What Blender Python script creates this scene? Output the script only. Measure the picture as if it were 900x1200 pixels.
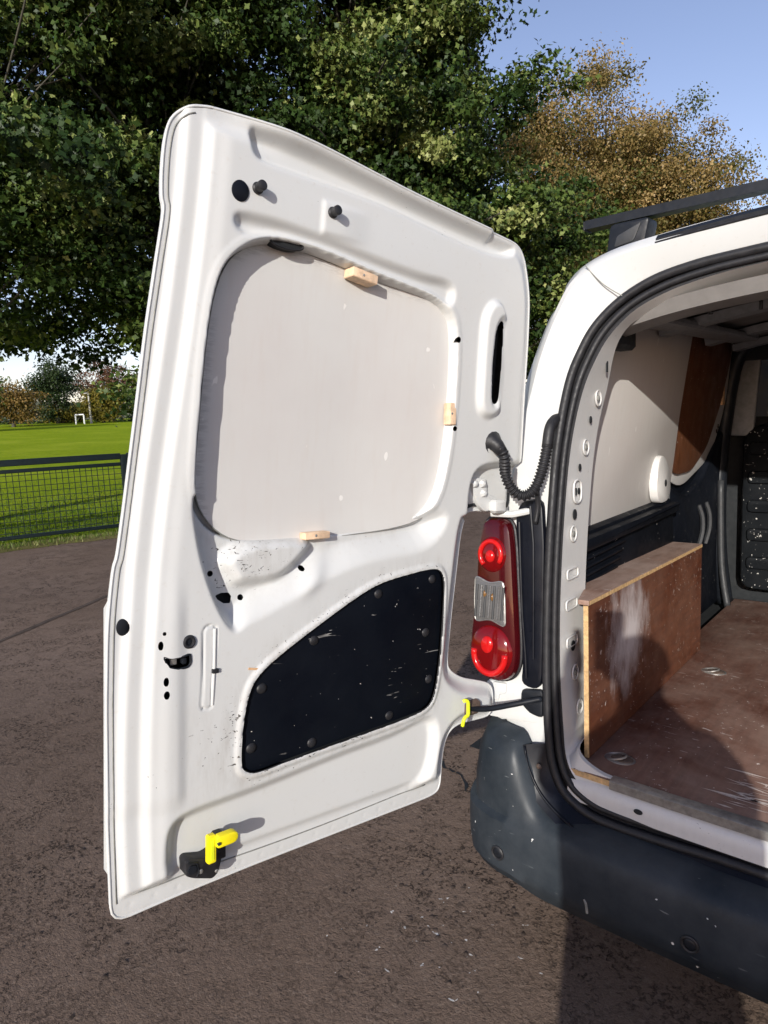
import bpy, math, random
import numpy as np
from math import sin, cos, tan, pi, radians, sqrt, atan2
from mathutils import Matrix, Vector

scene = bpy.context.scene
for o in list(bpy.data.objects):
    bpy.data.objects.remove(o, do_unlink=True)
COL = scene.collection
random.seed(7); rng = np.random.default_rng(11)

# ------------------------------------------------------------------ camera
YAW, PITCH, ROLL = radians(40), radians(7.5), radians(2.6)
CAM = np.array([0.11, -1.48, 1.41])
Fw = np.array([-sin(YAW)*cos(PITCH), cos(YAW)*cos(PITCH), -sin(PITCH)])
R0 = np.array([cos(YAW), sin(YAW), 0.0]); U0 = np.cross(R0, Fw)
Rt = cos(ROLL)*R0 - sin(ROLL)*U0
Up = cos(ROLL)*U0 + sin(ROLL)*R0
cd = bpy.data.cameras.new('camera'); cam = bpy.data.objects.new('camera', cd); COL.objects.link(cam)
m = Matrix.Identity(4)
for i in range(3):
    m[i][0] = Rt[i]; m[i][1] = Up[i]; m[i][2] = -Fw[i]; m[i][3] = CAM[i]
cam.matrix_world = m
cd.sensor_fit = 'VERTICAL'; cd.sensor_height = 36; cd.lens = 24.0
cd.clip_start = 0.02; cd.clip_end = 3000
scene.camera = cam

# ------------------------------------------------------------------ sky, sun, exposure
SUN_TO = np.array([0.3543, -0.8831, 0.3076])           # direction towards the sun
ELEV = math.asin(SUN_TO[2]); AZ = atan2(SUN_TO[0], SUN_TO[1])
w = bpy.data.worlds.new('World'); scene.world = w; w.use_nodes = True
nt = w.node_tree; bg = nt.nodes['Background']
sky = nt.nodes.new('ShaderNodeTexSky'); sky.sky_type = 'NISHITA'; sky.sun_disc = False
sky.sun_elevation = ELEV; sky.sun_rotation = AZ; sky.altitude = 50
sky.air_density = 1.0; sky.dust_density = 0.4; sky.ozone_density = 2.0
tint = nt.nodes.new('ShaderNodeMix'); tint.data_type = 'RGBA'; tint.blend_type = 'MULTIPLY'; tint.inputs[0].default_value = 1.0; tint.inputs[7].default_value = (1.28, 1.02, 1.03, 1)
nt.links.new(sky.outputs['Color'], tint.inputs[6]); nt.links.new(tint.outputs[2], bg.inputs['Color']); bg.inputs['Strength'].default_value = 0.142
sd_ = bpy.data.lights.new('sun', 'SUN'); sun = bpy.data.objects.new('sun', sd_); COL.objects.link(sun)
sd_.energy = 4.0; sd_.angle = radians(0.5); sd_.color = (1.0, 0.965, 0.90)
sun.rotation_euler = Vector(SUN_TO).to_track_quat('Z', 'Y').to_euler(); sun.location = (6, -15, 8)
scene.view_settings.view_transform = 'Standard'; scene.view_settings.look = 'None'
scene.view_settings.gamma = 1.0; scene.view_settings.use_curve_mapping = False
scene.view_settings.exposure = 0.32

# ------------------------------------------------------------------ materials
def newmat(name):
    mt = bpy.data.materials.new(name); mt.use_nodes = True
    n = mt.node_tree.nodes; l = mt.node_tree.links
    return mt, n, l, n['Principled BSDF']

def nd(n, t, **k):
    x = n.new(t)
    for a, b in k.items():
        if a in ('operation', 'blend_type', 'data_type', 'feature', 'distance', 'attribute_name', 'wave_type', 'bands_direction', 'noise_dimensions', 'clamp'):
            setattr(x, a, b)
        else:
            x.inputs[a].default_value = b
    return x

def ramp(n, l, src, stops):
    r = n.new('ShaderNodeValToRGB'); e = r.color_ramp.elements
    while len(e) < len(stops): e.new(0.5)
    for el, (p, c) in zip(e, stops):
        el.position = p; el.color = (c, c, c, 1) if isinstance(c, (int, float)) else (*c, 1)
    l.new(src, r.inputs[0]); return r.outputs['Color']

def mixc(n, l, fac, a, b, mode='MIX'):
    x = n.new('ShaderNodeMix'); x.data_type = 'RGBA'; x.blend_type = mode
    for s, v in ((0, fac), (6, a), (7, b)):
        if hasattr(v, 'is_output'): l.new(v, x.inputs[s])
        elif s == 0: x.inputs[0].default_value = v
        else: x.inputs[s].default_value = (*v, 1)
    return x.outputs[2]

def mth(n, l, op, a, b=0.0):
    x = n.new('ShaderNodeMath'); x.operation = op
    for i, v in enumerate((a, b)):
        if hasattr(v, 'is_output'): l.new(v, x.inputs[i])
        else: x.inputs[i].default_value = v
    return x.outputs[0]

def coord(n, l, scale=(1, 1, 1), rot=(0, 0, 0), world=False):
    mp = n.new('ShaderNodeMapping'); mp.inputs['Scale'].default_value = scale; mp.inputs['Rotation'].default_value = rot
    if world:
        g = n.new('ShaderNodeNewGeometry'); l.new(g.outputs['Position'], mp.inputs[0])
    else:
        g = n.new('ShaderNodeTexCoord'); l.new(g.outputs['Object'], mp.inputs[0])
    return mp.outputs[0]

def noise(n, l, vec, scale, detail=3.0, rough=0.5, dist=0.0):
    x = n.new('ShaderNodeTexNoise'); x.inputs['Scale'].default_value = scale
    x.inputs['Detail'].default_value = detail; x.inputs['Roughness'].default_value = rough; x.inputs['Distortion'].default_value = dist
    l.new(vec, x.inputs['Vector']); return x.outputs['Fac']

def bump(n, l, h, strength, dist, bs):
    b = n.new('ShaderNodeBump'); b.inputs['Strength'].default_value = strength; b.inputs['Distance'].default_value = dist
    l.new(h, b.inputs['Height']); l.new(b.outputs[0], bs.inputs['Normal'])

def plain(name, c, rough=0.5, var=0.15, scale=30, bmp=0.0, bscale=200, spec=0.5, metal=0.0, coat=0.0):
    mt, n, l, bs = newmat(name)
    v = coord(n, l)
    f = noise(n, l, v, scale, 5, 0.6)
    lo = tuple(x*(1-var) for x in c); hi = tuple(min(1, x*(1+var)) for x in c)
    l.new(ramp(n, l, f, [(0.3, lo), (0.7, hi)]), bs.inputs['Base Color'])
    l.new(ramp(n, l, noise(n, l, v, scale*1.7, 4), [(0.3, max(0.02, rough-0.1)), (0.7, min(1, rough+0.1))]), bs.inputs['Roughness'])
    bs.inputs['Specular IOR Level'].default_value = spec; bs.inputs['Metallic'].default_value = metal
    bs.inputs['Coat Weight'].default_value = coat; bs.inputs['Coat Roughness'].default_value = 0.08
    if bmp: bump(n, l, noise(n, l, v, bscale, 4), bmp, 0.002, bs)
    return mt

def white_paint(name, col=(0.60, 0.608, 0.595), chips=True):
    mt, n, l, bs = newmat(name)
    v = coord(n, l)
    dirt = ramp(n, l, noise(n, l, v, 5, 7, 0.65, 0.4), [(0.42, 0.0), (0.75, 0.22)])
    base = mixc(n, l, dirt, col, (0.57, 0.55, 0.50))
    fine = ramp(n, l, noise(n, l, v, 90, 4, 0.6), [(0.60, 0.0), (0.74, 0.3)])
    base = mixc(n, l, fine, base, (0.50, 0.47, 0.42))
    if chips:
        a = n.new('ShaderNodeAttribute'); a.attribute_name = 'wear'
        v2 = coord(n, l, (1, 1, 2.2), (0.5, 0.6, 0.2))
        c1 = noise(n, l, v2, 75, 2.5, 0.6, 1.2)
        c2 = noise(n, l, v, 7, 2, 0.5)
        s = mth(n, l, 'ADD', c1, mth(n, l, 'MULTIPLY', c2, 0.22))
        s = mth(n, l, 'ADD', s, mth(n, l, 'MULTIPLY', a.outputs['Fac'], 0.16))
        k = ramp(n, l, s, [(0.893, 0.0), (0.905, 1.0)])
        base = mixc(n, l, k, base, (0.035, 0.032, 0.03))
    if chips:
        gs = mth(n, l, 'MULTIPLY', a.outputs['Fac'], ramp(n, l, noise(n, l, coord(n, l, (14, 14, 3)), 4, 6, 0.7), [(0.42, 0.0), (0.70, 0.42)]))
        base = mixc(n, l, gs, base, (0.30, 0.27, 0.23))
    l.new(base, bs.inputs['Base Color'])
    l.new(ramp(n, l, noise(n, l, v, 12, 5), [(0.3, 0.30), (0.7, 0.46)]), bs.inputs['Roughness'])
    bs.inputs['Coat Weight'].default_value = 0.25; bs.inputs['Coat Roughness'].default_value = 0.18
    bump(n, l, noise(n, l, v, 260, 2), 0.04, 0.001, bs)
    return mt

M = {}
M['white'] = white_paint('white_paint')
M['white_plain'] = white_paint('white_body_paint', chips=False)
M['white_in'] = white_paint('white_inner_paint', (0.62, 0.615, 0.595))
M['dark'] = plain('dark_cavity', (0.012, 0.014, 0.016), 0.8, 0.2)
M['rubber'] = plain('black_rubber', (0.016, 0.016, 0.018), 0.5, 0.3, 60, 0.2, 500, 0.4)
M['seam'] = plain('grey_sealer', (0.22, 0.22, 0.20), 0.6, 0.3, 60)
M['galv'] = plain('dull_metal', (0.36, 0.35, 0.33), 0.4, 0.25, 60, metal=0.7)
M['yellow'] = plain('yellow_plastic', (0.85, 0.72, 0.01), 0.4, 0.06, 40)
M['lime'] = plain('lime_plastic', (0.70, 0.78, 0.02), 0.4, 0.06, 40)
M['greytab'] = plain('grey_plastic', (0.20, 0.21, 0.22), 0.5, 0.2, 40)
M['brownmetal'] = plain('dirty_hinge_metal', (0.12, 0.085, 0.065), 0.6, 0.4, 60, 0.2, 300)
M['darkgrey'] = plain('dark_grey_plastic', (0.035, 0.037, 0.04), 0.5, 0.2, 40)

def speckled_black(name, col, col2, rough, dens=0.74, white=(0.6, 0.58, 0.54), scr=True, scale=70):
    mt, n, l, bs = newmat(name)
    v = coord(n, l)
    base = mixc(n, l, ramp(n, l, noise(n, l, v, 4, 6, 0.6), [(0.35, 0.0), (0.72, 1.0)]), col, col2)
    sp = ramp(n, l, noise(n, l, v, scale, 2, 0.55, 0.3), [(dens, 0.0), (dens+0.025, 0.85)])
    base = mixc(n, l, sp, base, white)
    if scr:
        v2 = coord(n, l, (1.2, 3, 9), (0.3, 0.5, 0.4))
        s = mth(n, l, 'MULTIPLY', ramp(n, l, noise(n, l, v2, 12, 3, 0.55, 0.6), [(0.685, 0.0), (0.72, 0.5)]), ramp(n, l, noise(n, l, v, 9, 2), [(0.5, 0), (0.62, 1)]))
        base = mixc(n, l, s, base, white)
    l.new(base, bs.inputs['Base Color'])
    l.new(ramp(n, l, noise(n, l, v, 15, 5), [(0.3, rough-0.12), (0.7, rough+0.15)]), bs.inputs['Roughness'])
    bs.inputs['Specular IOR Level'].default_value = 0.10
    bump(n, l, noise(n, l, v, 220, 3), 0.12, 0.001, bs)
    return mt
M['lowpanel'] = speckled_black('scuffed_navy_panel', (0.0025, 0.0035, 0.0065), (0.006, 0.008, 0.012), 0.42, 0.745, scale=115)
M['trimblack'] = speckled_black('dusty_black_trim', (0.004, 0.005, 0.008), (0.009, 0.011, 0.016), 0.45, 0.75)
M['bulk'] = speckled_black('paint_spattered_black_plastic', (0.006, 0.007, 0.009), (0.016, 0.018, 0.020), 0.38, 0.67)
M['gloss'] = plain('navy_gloss_trim', (0.005, 0.006, 0.010), 0.36, 0.2, 20, spec=0.2)
M['bar'] = plain('black_bar', (0.011, 0.013, 0.017), 0.42, 0.25, 40, spec=0.25)

def bumper_mat():
    mt, n, l, bs = newmat('weathered_bumper_plastic')
    v = coord(n, l)
    g = n.new('ShaderNodeSeparateXYZ'); l.new(v, g.inputs[0])
    wv = mth(n, l, 'ADD', g.outputs[0], mth(n, l, 'MULTIPLY', noise(n, l, v, 6, 4), 0.12))
    f = ramp(n, l, wv, [(0.0, 0.0), (1.0, 0.0)])
    base = mixc(n, l, ramp(n, l, noise(n, l, v, 5, 6, 0.65), [(0.3, 0.0), (0.7, 1.0)]), (0.008, 0.013, 0.019), (0.042, 0.049, 0.056))
    sp = ramp(n, l, noise(n, l, v, 55, 1.5, 0.5, 0.2), [(0.752, 0.0), (0.767, 1.0)])
    base = mixc(n, l, sp, base, (0.62, 0.62, 0.60))
    v2 = coord(n, l, (2.0, 6, 11), (0.2, 0.45, 0.2))
    s = mth(n, l, 'MULTIPLY', ramp(n, l, noise(n, l, v2, 9, 3, 0.5, 0.4), [(0.69, 0.0), (0.72, 0.35)]), ramp(n, l, noise(n, l, v, 6, 2), [(0.5, 0), (0.6, 1)]))
    base = mixc(n, l, s, base, (0.35, 0.36, 0.36))
    l.new(base, bs.inputs['Base Color'])
    l.new(ramp(n, l, noise(n, l, v, 11, 5), [(0.3, 0.34), (0.7, 0.52)]), bs.inputs['Roughness'])
    bs.inputs['Specular IOR Level'].default_value = 0.2
    bump(n, l, noise(n, l, v, 700, 2), 0.25, 0.0006, bs)
    return mt
M['bumper'] = bumper_mat()

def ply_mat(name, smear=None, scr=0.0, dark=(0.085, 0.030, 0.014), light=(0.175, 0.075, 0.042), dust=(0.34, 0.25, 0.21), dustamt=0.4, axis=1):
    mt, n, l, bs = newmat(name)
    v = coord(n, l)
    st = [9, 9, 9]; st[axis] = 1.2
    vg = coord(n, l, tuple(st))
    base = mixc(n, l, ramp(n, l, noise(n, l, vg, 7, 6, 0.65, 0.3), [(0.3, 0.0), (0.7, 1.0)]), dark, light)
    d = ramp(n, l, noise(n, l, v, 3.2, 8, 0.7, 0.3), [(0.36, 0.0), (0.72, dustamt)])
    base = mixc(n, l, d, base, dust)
    if smear:
        (cx, cy, cz), r, amt = smear
        g = n.new('ShaderNodeVectorMath'); g.operation = 'DISTANCE'
        l.new(v, g.inputs[0]); g.inputs[1].default_value = (cx, cy, cz)
        dd_ = mth(n, l, 'ADD', mth(n, l, 'MULTIPLY', g.outputs['Value'], 1.0/r), mth(n, l, 'MULTIPLY', noise(n, l, coord(n, l, (1, 2.5, 1), (0.6, 0, 0)), 8, 6, 0.7), 0.9))
        base = mixc(n, l, ramp(n, l, dd_, [(0.55, amt), (1.55, 0.0)]), base, (0.62, 0.57, 0.56))
    sp = ramp(n, l, noise(n, l, v, 85, 2, 0.6, 0.3), [(0.70, 0.0), (0.73, 0.8)])
    base = mixc(n, l, sp, base, (0.72, 0.66, 0.60))
    vs = coord(n, l, (3, 14, 14) if axis != 2 else (10, 10, 2), (0, 0, 0.25))
    s = mth(n, l, 'MULTIPLY', ramp(n, l, noise(n, l, vs, 5, 4, 0.6, 0.5), [(0.64, 0.0), (0.67, 0.8)]), ramp(n, l, noise(n, l, v, 5, 3), [(0.5-scr, 0), (0.62-scr, 1)]))
    base = mixc(n, l, s, base, (0.60, 0.52, 0.47))
    l.new(base, bs.inputs['Base Color'])
    l.new(ramp(n, l, noise(n, l, v, 14, 5), [(0.3, 0.42), (0.7, 0.7)]), bs.inputs['Roughness'])
    bump(n, l, noise(n, l, vg, 60, 4), 0.15, 0.001, bs)
    return mt
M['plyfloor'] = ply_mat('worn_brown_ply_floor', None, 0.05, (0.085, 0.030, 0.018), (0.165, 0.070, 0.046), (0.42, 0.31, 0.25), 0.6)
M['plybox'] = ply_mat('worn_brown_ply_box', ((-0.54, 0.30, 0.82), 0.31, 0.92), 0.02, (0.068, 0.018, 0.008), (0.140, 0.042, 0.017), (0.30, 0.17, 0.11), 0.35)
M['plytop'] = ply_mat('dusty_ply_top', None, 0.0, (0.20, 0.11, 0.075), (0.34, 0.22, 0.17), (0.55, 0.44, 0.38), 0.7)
M['plydark'] = ply_mat('brown_ply_window_blank', None, -0.2, (0.085, 0.028, 0.009), (0.15, 0.052, 0.018), (0.15, 0.07, 0.035), 0.2, 2)
M['plyedge'] = plain('raw_ply_edge', (0.55, 0.36, 0.17), 0.7, 0.3, 80)
M['wood'] = plain('raw_pine', (0.62, 0.38, 0.20), 0.65, 0.25, 60)
M['woodface'] = plain('pale_pine', (0.70, 0.50, 0.33), 0.65, 0.25, 60)

def board_mat(name, col, stain=True):
    mt, n, l, bs = newmat(name)
    v = coord(n, l)
    base = mixc(n, l, ramp(n, l, noise(n, l, v, 3, 5, 0.6), [(0.3, 0.0), (0.7, 1.0)]), col, tuple(c*0.93 for c in col[:1]) + (col[1]*0.90, col[2]*0.90))
    vs = coord(n, l, (30, 30, 2.0))
    st = ramp(n, l, noise(n, l, vs, 2.5, 3, 0.5), [(0.52, 0.0), (0.75, 0.12)])
    base = mixc(n, l, st, base, (0.52, 0.44, 0.38))
    if stain:
        a = n.new('ShaderNodeAttribute'); a.attribute_name = 'wear'
        vh = coord(n, l, (16, 30, 90) )
        e = mth(n, l, 'MULTIPLY', a.outputs['Fac'], ramp(n, l, noise(n, l, vh, 1.6, 5, 0.75), [(0.40, 0.0), (0.56, 1.0)]))
        base = mixc(n, l, ramp(n, l, e, [(0.25, 0.0), (0.9, 0.25)]), base, (0.10, 0.085, 0.09))
    sp = ramp(n, l, noise(n, l, coord(n, l, (1, 1, 0.45)), 42, 1.5, 0.5), [(0.755, 0.0), (0.765, 0.6)])
    base = mixc(n, l, sp, base, (0.86, 0.84, 0.80))
    l.new(base, bs.inputs['Base Color']); bs.inputs['Roughness'].default_value = 0.55
    h = mth(n, l, 'ADD', mth(n, l, 'MULTIPLY', sp, 0.6), mth(n, l, 'MULTIPLY', noise(n, l, vs, 4, 3), 0.3))
    bump(n, l, h, 0.3, 0.0015, bs)
    return mt
M['board'] = board_mat('pale_painted_board', (0.615, 0.61, 0.582))
M['wallboard'] = board_mat('pale_wall_board', (0.70, 0.68, 0.64), False)

def lens_mat(name, col, rough, coat=1.0, bm=0.0):
    mt, n, l, bs = newmat(name)
    v = coord(n, l)
    l.new(mixc(n, l, ramp(n, l, noise(n, l, v, 25, 3), [(0.35, 0), (0.65, 0.4)]), col, tuple(c*0.55 for c in col)), bs.inputs['Base Color'])
    bs.inputs['Roughness'].default_value = rough; bs.inputs['Coat Weight'].default_value = coat*0.35; bs.inputs['Specular IOR Level'].default_value = 0.3; bs.inputs['Coat Roughness'].default_value = 0.03
    if bm:
        wv = n.new('ShaderNodeTexWave'); wv.inputs['Scale'].default_value = bm; l.new(v, wv.inputs[0]); wv.bands_direction = 'Z'
        bump(n, l, wv.outputs['Fac'], 0.4, 0.001, bs)
    return mt
M['lensdark'] = lens_mat('dark_red_lens', (0.055, 0.003, 0.005), 0.15)
M['lensred'] = lens_mat('red_lens', (0.15, 0.002, 0.003), 0.10)
M['lensbright'] = lens_mat('bright_red_reflector', (0.55, 0.010, 0.010), 0.15)
M['lensclear'] = lens_mat('ribbed_clear_lens', (0.13, 0.127, 0.125), 0.08, 1.0, 90)
M['lensamber'] = lens_mat('amber_glint_tint', (0.20, 0.10, 0.03), 0.2)

def asphalt():
    mt, n, l, bs = newmat('worn_brown_asphalt')
    v = coord(n, l, world=True)
    big = noise(n, l, v, 0.55, 6, 0.6, 0.3)
    base = mixc(n, l, ramp(n, l, big, [(0.32, 0.0), (0.68, 1.0)]), (0.185, 0.128, 0.092), (0.245, 0.175, 0.132))
    fine = noise(n, l, v, 230, 3, 0.7)
    base = mixc(n, l, ramp(n, l, fine, [(0.30, 0.5), (0.52, 0.0)]), base, (0.06, 0.047, 0.042))
    vo = n.new('ShaderNodeTexVoronoi'); vo.inputs['Scale'].default_value = 44; vo.feature = 'DISTANCE_TO_EDGE'
    vw = n.new('ShaderNodeVectorMath'); vw.operation = 'ADD'; l.new(v, vw.inputs[0])
    nz = n.new('ShaderNodeTexNoise'); nz.inputs['Scale'].default_value = 40; l.new(v, nz.inputs['Vector'])
    sc = n.new('ShaderNodeVectorMath'); sc.operation = 'SCALE'; l.new(nz.outputs['Color'], sc.inputs[0]); sc.inputs['Scale'].default_value = 0.035
    l.new(sc.outputs[0], vw.inputs[1]); l.new(vw.outputs[0], vo.inputs['Vector'])
    cr = ramp(n, l, noise(n, l, vw.outputs[0], 75, 4, 0.65, 0.0), [(0.53, 0.0), (0.58, 1.0)])
    msk = ramp(n, l, noise(n, l, v, 7, 5, 0.7, 0.6), [(0.46, 0.0), (0.55, 1.0)])
    msk2 = ramp(n, l, noise(n, l, v, 1.1, 3, 0.6), [(0.42, 0.25), (0.62, 1.0)])
    pit = mth(n, l, 'MULTIPLY', mth(n, l, 'MULTIPLY', cr, msk), msk2)
    base = mixc(n, l, mth(n, l, 'MULTIPLY', pit, 0.9), base, (0.012, 0.010, 0.010))
    vc = n.new('ShaderNodeTexVoronoi'); vc.inputs['Scale'].default_value = 105; l.new(v, vc.inputs['Vector'])
    sep = n.new('ShaderNodeSeparateColor'); l.new(vc.outputs['Color'], sep.inputs[0])
    base = mixc(n, l, ramp(n, l, sep.outputs[0], [(0.0, 0.30), (0.40, 0.0)]), base, (0.075, 0.055, 0.042))
    base = mixc(n, l, ramp(n, l, sep.outputs[1], [(0.85, 0.0), (1.0, 0.3)]), base, (0.34, 0.26, 0.20))
    lt = ramp(n, l, noise(n, l, v, 160, 2, 0.6), [(0.68, 0.0), (0.74, 0.5)])
    base = mixc(n, l, lt, base, (0.30, 0.25, 0.22))
    st = ramp(n, l, noise(n, l, v, 0.23, 4, 0.6), [(0.35, 0.25), (0.6, 0.0)])
    base = mixc(n, l, st, base, (0.055, 0.045, 0.042))
    # flecks of dropped white paint behind the van's corner
    g = n.new('ShaderNodeVectorMath'); g.operation = 'DISTANCE'; l.new(v, g.inputs[0]); g.inputs[1].default_value = (-0.92, -0.12, 0)
    near = ramp(n, l, g.outputs['Value'], [(0.10, 1.0), (0.45, 0.0)])
    wf = mth(n, l, 'ADD', noise(n, l, v, 34, 3, 0.6, 0.5), mth(n, l, 'MULTIPLY', near, 0.12))
    base = mixc(n, l, ramp(n, l, wf, [(0.785, 0.0), (0.80, 0.9)]), base, (0.72, 0.70, 0.66))
    l.new(base, bs.inputs['Base Color']); bs.inputs['Roughness'].default_value = 0.95; bs.inputs['Specular IOR Level'].default_value = 0.12
    h = mth(n, l, 'SUBTRACT', mth(n, l, 'MULTIPLY', fine, 0.45), mth(n, l, 'MULTIPLY', pit, 1.2))
    h = mth(n, l, 'ADD', h, mth(n, l, 'MULTIPLY', noise(n, l, v, 25, 4), 0.5))
    h = mth(n, l, 'SUBTRACT', h, mth(n, l, 'MULTIPLY', vc.outputs['Distance'], 0.18))
    bump(n, l, h, 0.9, 0.010, bs)
    return mt
M['asphalt'] = asphalt()
M['grit'] = plain('dark_grit', (0.085, 0.063, 0.050), 0.95, 0.6, 60, spec=0.1)
M['shadow_tone'] = plain('shadow_tone', (0.10, 0.076, 0.060), 0.9, 0.3, 10, spec=0.1)

def grass_mat(name, a, b, c, scale):
    mt, n, l, bs = newmat(name)
    v = coord(n, l, world=True)
    base = mixc(n, l, ramp(n, l, noise(n, l, v, scale, 6, 0.7), [(0.3, 0.0), (0.7, 1.0)]), a, b)
    base = mixc(n, l, ramp(n, l, noise(n, l, v, 0.25, 4, 0.6), [(0.45, 0.0), (0.7, 0.7)]), base, c)
    l.new(base, bs.inputs['Base Color']); bs.inputs['Roughness'].default_value = 1.0; bs.inputs['Specular IOR Level'].default_value = 0.03
    bump(n, l, noise(n, l, v, scale*3, 5, 0.7), 1.0, 0.05, bs)
    return mt
M['grass'] = grass_mat('field_grass', (0.185, 0.260, 0.008), (0.30, 0.385, 0.012), (0.38, 0.43, 0.03), 5)
M['verge'] = grass_mat('dry_verge', (0.16, 0.15, 0.05), (0.30, 0.26, 0.12), (0.12, 0.13, 0.03), 25)
M['hill'] = grass_mat('far_hill', (0.16, 0.17, 0.10), (0.24, 0.21, 0.13), (0.10, 0.14, 0.08), 0.2)

def leaf_mat(name, stops, trans, rough=0.45):
    mt, n, l, bs = newmat(name)
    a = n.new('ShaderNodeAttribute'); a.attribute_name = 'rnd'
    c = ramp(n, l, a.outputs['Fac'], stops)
    l.new(c, bs.inputs['Base Color']); bs.inputs['Roughness'].default_value = rough; bs.inputs['Specular IOR Level'].default_value = 0.25
    t = n.new('ShaderNodeBsdfTranslucent'); l.new(mixc(n, l, 1.0, c, (1.2, 1.25, 0.6), 'MULTIPLY'), t.inputs['Color'])
    ms = n.new('ShaderNodeMixShader'); ms.inputs[0].default_value = trans
    l.new(bs.outputs[0], ms.inputs[1]); l.new(t.outputs[0], ms.inputs[2]); l.new(ms.outputs[0], n['Material Output'].inputs['Surface'])
    return mt
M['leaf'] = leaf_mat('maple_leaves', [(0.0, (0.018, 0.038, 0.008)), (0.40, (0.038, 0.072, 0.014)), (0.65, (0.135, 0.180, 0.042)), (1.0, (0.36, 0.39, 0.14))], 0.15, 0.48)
M['leafbrown'] = leaf_mat('bronze_leaves', [(0.0, (0.085, 0.100, 0.026)), (0.4, (0.170, 0.130, 0.042)), (0.8, (0.29, 0.195, 0.075)), (1.0, (0.40, 0.29, 0.125))], 0.25)
M['leafrust'] = leaf_mat('rust_leaves', [(0.0, (0.07, 0.035, 0.02)), (0.5, (0.14, 0.065, 0.035)), (1.0, (0.2, 0.10, 0.05))], 0.2)
M['leafgold'] = leaf_mat('gold_leaves', [(0.0, (0.09, 0.085, 0.015)), (0.5, (0.17, 0.14, 0.02)), (1.0, (0.28, 0.20, 0.03))], 0.25)
M['leaforange'] = leaf_mat('orange_leaves', [(0.0, (0.10, 0.075, 0.02)), (0.5, (0.20, 0.125, 0.035)), (1.0, (0.34, 0.22, 0.08))], 0.25)
M['leafdark'] = leaf_mat('evergreen_leaves', [(0.0, (0.014, 0.028, 0.010)), (1.0, (0.04, 0.062, 0.018))], 0.1)
M['blade'] = leaf_mat('grass_blades', [(0.0, (0.05, 0.10, 0.010)), (0.7, (0.12, 0.19, 0.02)), (1.0, (0.30, 0.27, 0.12))], 0.3)
M['bark'] = plain('bark', (0.060, 0.056, 0.040), 0.9, 0.5, 9, 0.8, 30)
M['fence'] = plain('dark_green_fence_paint', (0.006, 0.012, 0.013), 0.5, 0.3, 30, spec=0.25)
M['goal'] = plain('white_post', (0.8, 0.8, 0.8), 0.5, 0.05)
M['pole'] = plain('pole_grey', (0.42, 0.40, 0.36), 0.6, 0.1)
M['cloth'] = plain('dark_jacket', (0.03, 0.035, 0.05), 0.9, 0.3, 40)
M['skin'] = plain('skin', (0.55, 0.34, 0.25), 0.55, 0.1, 40)
M['glass'] = plain('dark_glass', (0.01, 0.012, 0.015), 0.06, 0.1)

# ------------------------------------------------------------------ mesh helpers
def mk(name, V, F, mat, parent=None, smooth=True, sharp=35, attrs=None):
    me = bpy.data.meshes.new(name)
    V = np.asarray(V, float).reshape(-1, 3)
    me.from_pydata(V.tolist(), [], [list(f) for f in F]); me.validate()
    me.materials.append(mat)
    if smooth:
        me.polygons.foreach_set('use_smooth', [True]*len(me.polygons))
        if sharp: me.set_sharp_from_angle(angle=radians(sharp))
    if attrs:
        for k, a in attrs.items():
            at = me.attributes.new(k, 'FLOAT', 'POINT'); at.data.foreach_set('value', np.asarray(a, np.float32))
    o = bpy.data.objects.new(name, me); COL.objects.link(o)
    if parent: o.parent = parent
    return o

def mkarr(name, V, Q, mat, parent=None, smooth=False, attrs=None, n=4):
    """fast path: V (N,3), Q (M,n)"""
    me = bpy.data.meshes.new(name)
    V = np.ascontiguousarray(V, np.float32); Q = np.ascontiguousarray(Q, np.int32)
    me.vertices.add(len(V)); me.vertices.foreach_set('co', V.ravel())
    me.loops.add(Q.size); me.loops.foreach_set('vertex_index', Q.ravel())
    me.polygons.add(len(Q)); me.polygons.foreach_set('loop_start', np.arange(0, Q.size, n, dtype=np.int32))
    me.update(calc_edges=True)
    if smooth: me.polygons.foreach_set('use_smooth', np.ones(len(Q), bool))
    me.materials.append(mat)
    if attrs:
        for k, a in attrs.items():
            at = me.attributes.new(k, 'FLOAT', 'POINT'); at.data.foreach_set('value', np.asarray(a, np.float32))
    o = bpy.data.objects.new(name, me); COL.objects.link(o)
    if parent: o.parent = parent
    return o

def tag(o, label, cat, group=None, kind=None):
    if label: o['label'] = label
    if cat: o['category'] = cat
    if group: o['group'] = group
    if kind: o['kind'] = kind
    return o

def empty(name, loc=(0, 0, 0)):
    o = bpy.data.objects.new(name, None); o.location = loc; o.empty_display_size = 0.3; COL.objects.link(o); return o

def join(*parts):
    V = []; F = []
    for v, f in parts:
        k = len(V); V += [tuple(p) for p in v]; F += [tuple(i+k for i in q) for q in f]
    return V, F

def smooth_path(P, n=6):
    P = [np.array(p, float) for p in P]; out = []
    for i in range(len(P)-1):
        p0 = P[max(i-1, 0)]; p1 = P[i]; p2 = P[i+1]; p3 = P[min(i+2, len(P)-1)]
        for k in range(n):
            t = k/n
            out.append(0.5*((2*p1)+(-p0+p2)*t+(2*p0-5*p1+4*p2-p3)*t*t+(-p0+3*p1-3*p2+p3)*t**3))
    out.append(P[-1]); return out

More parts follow.
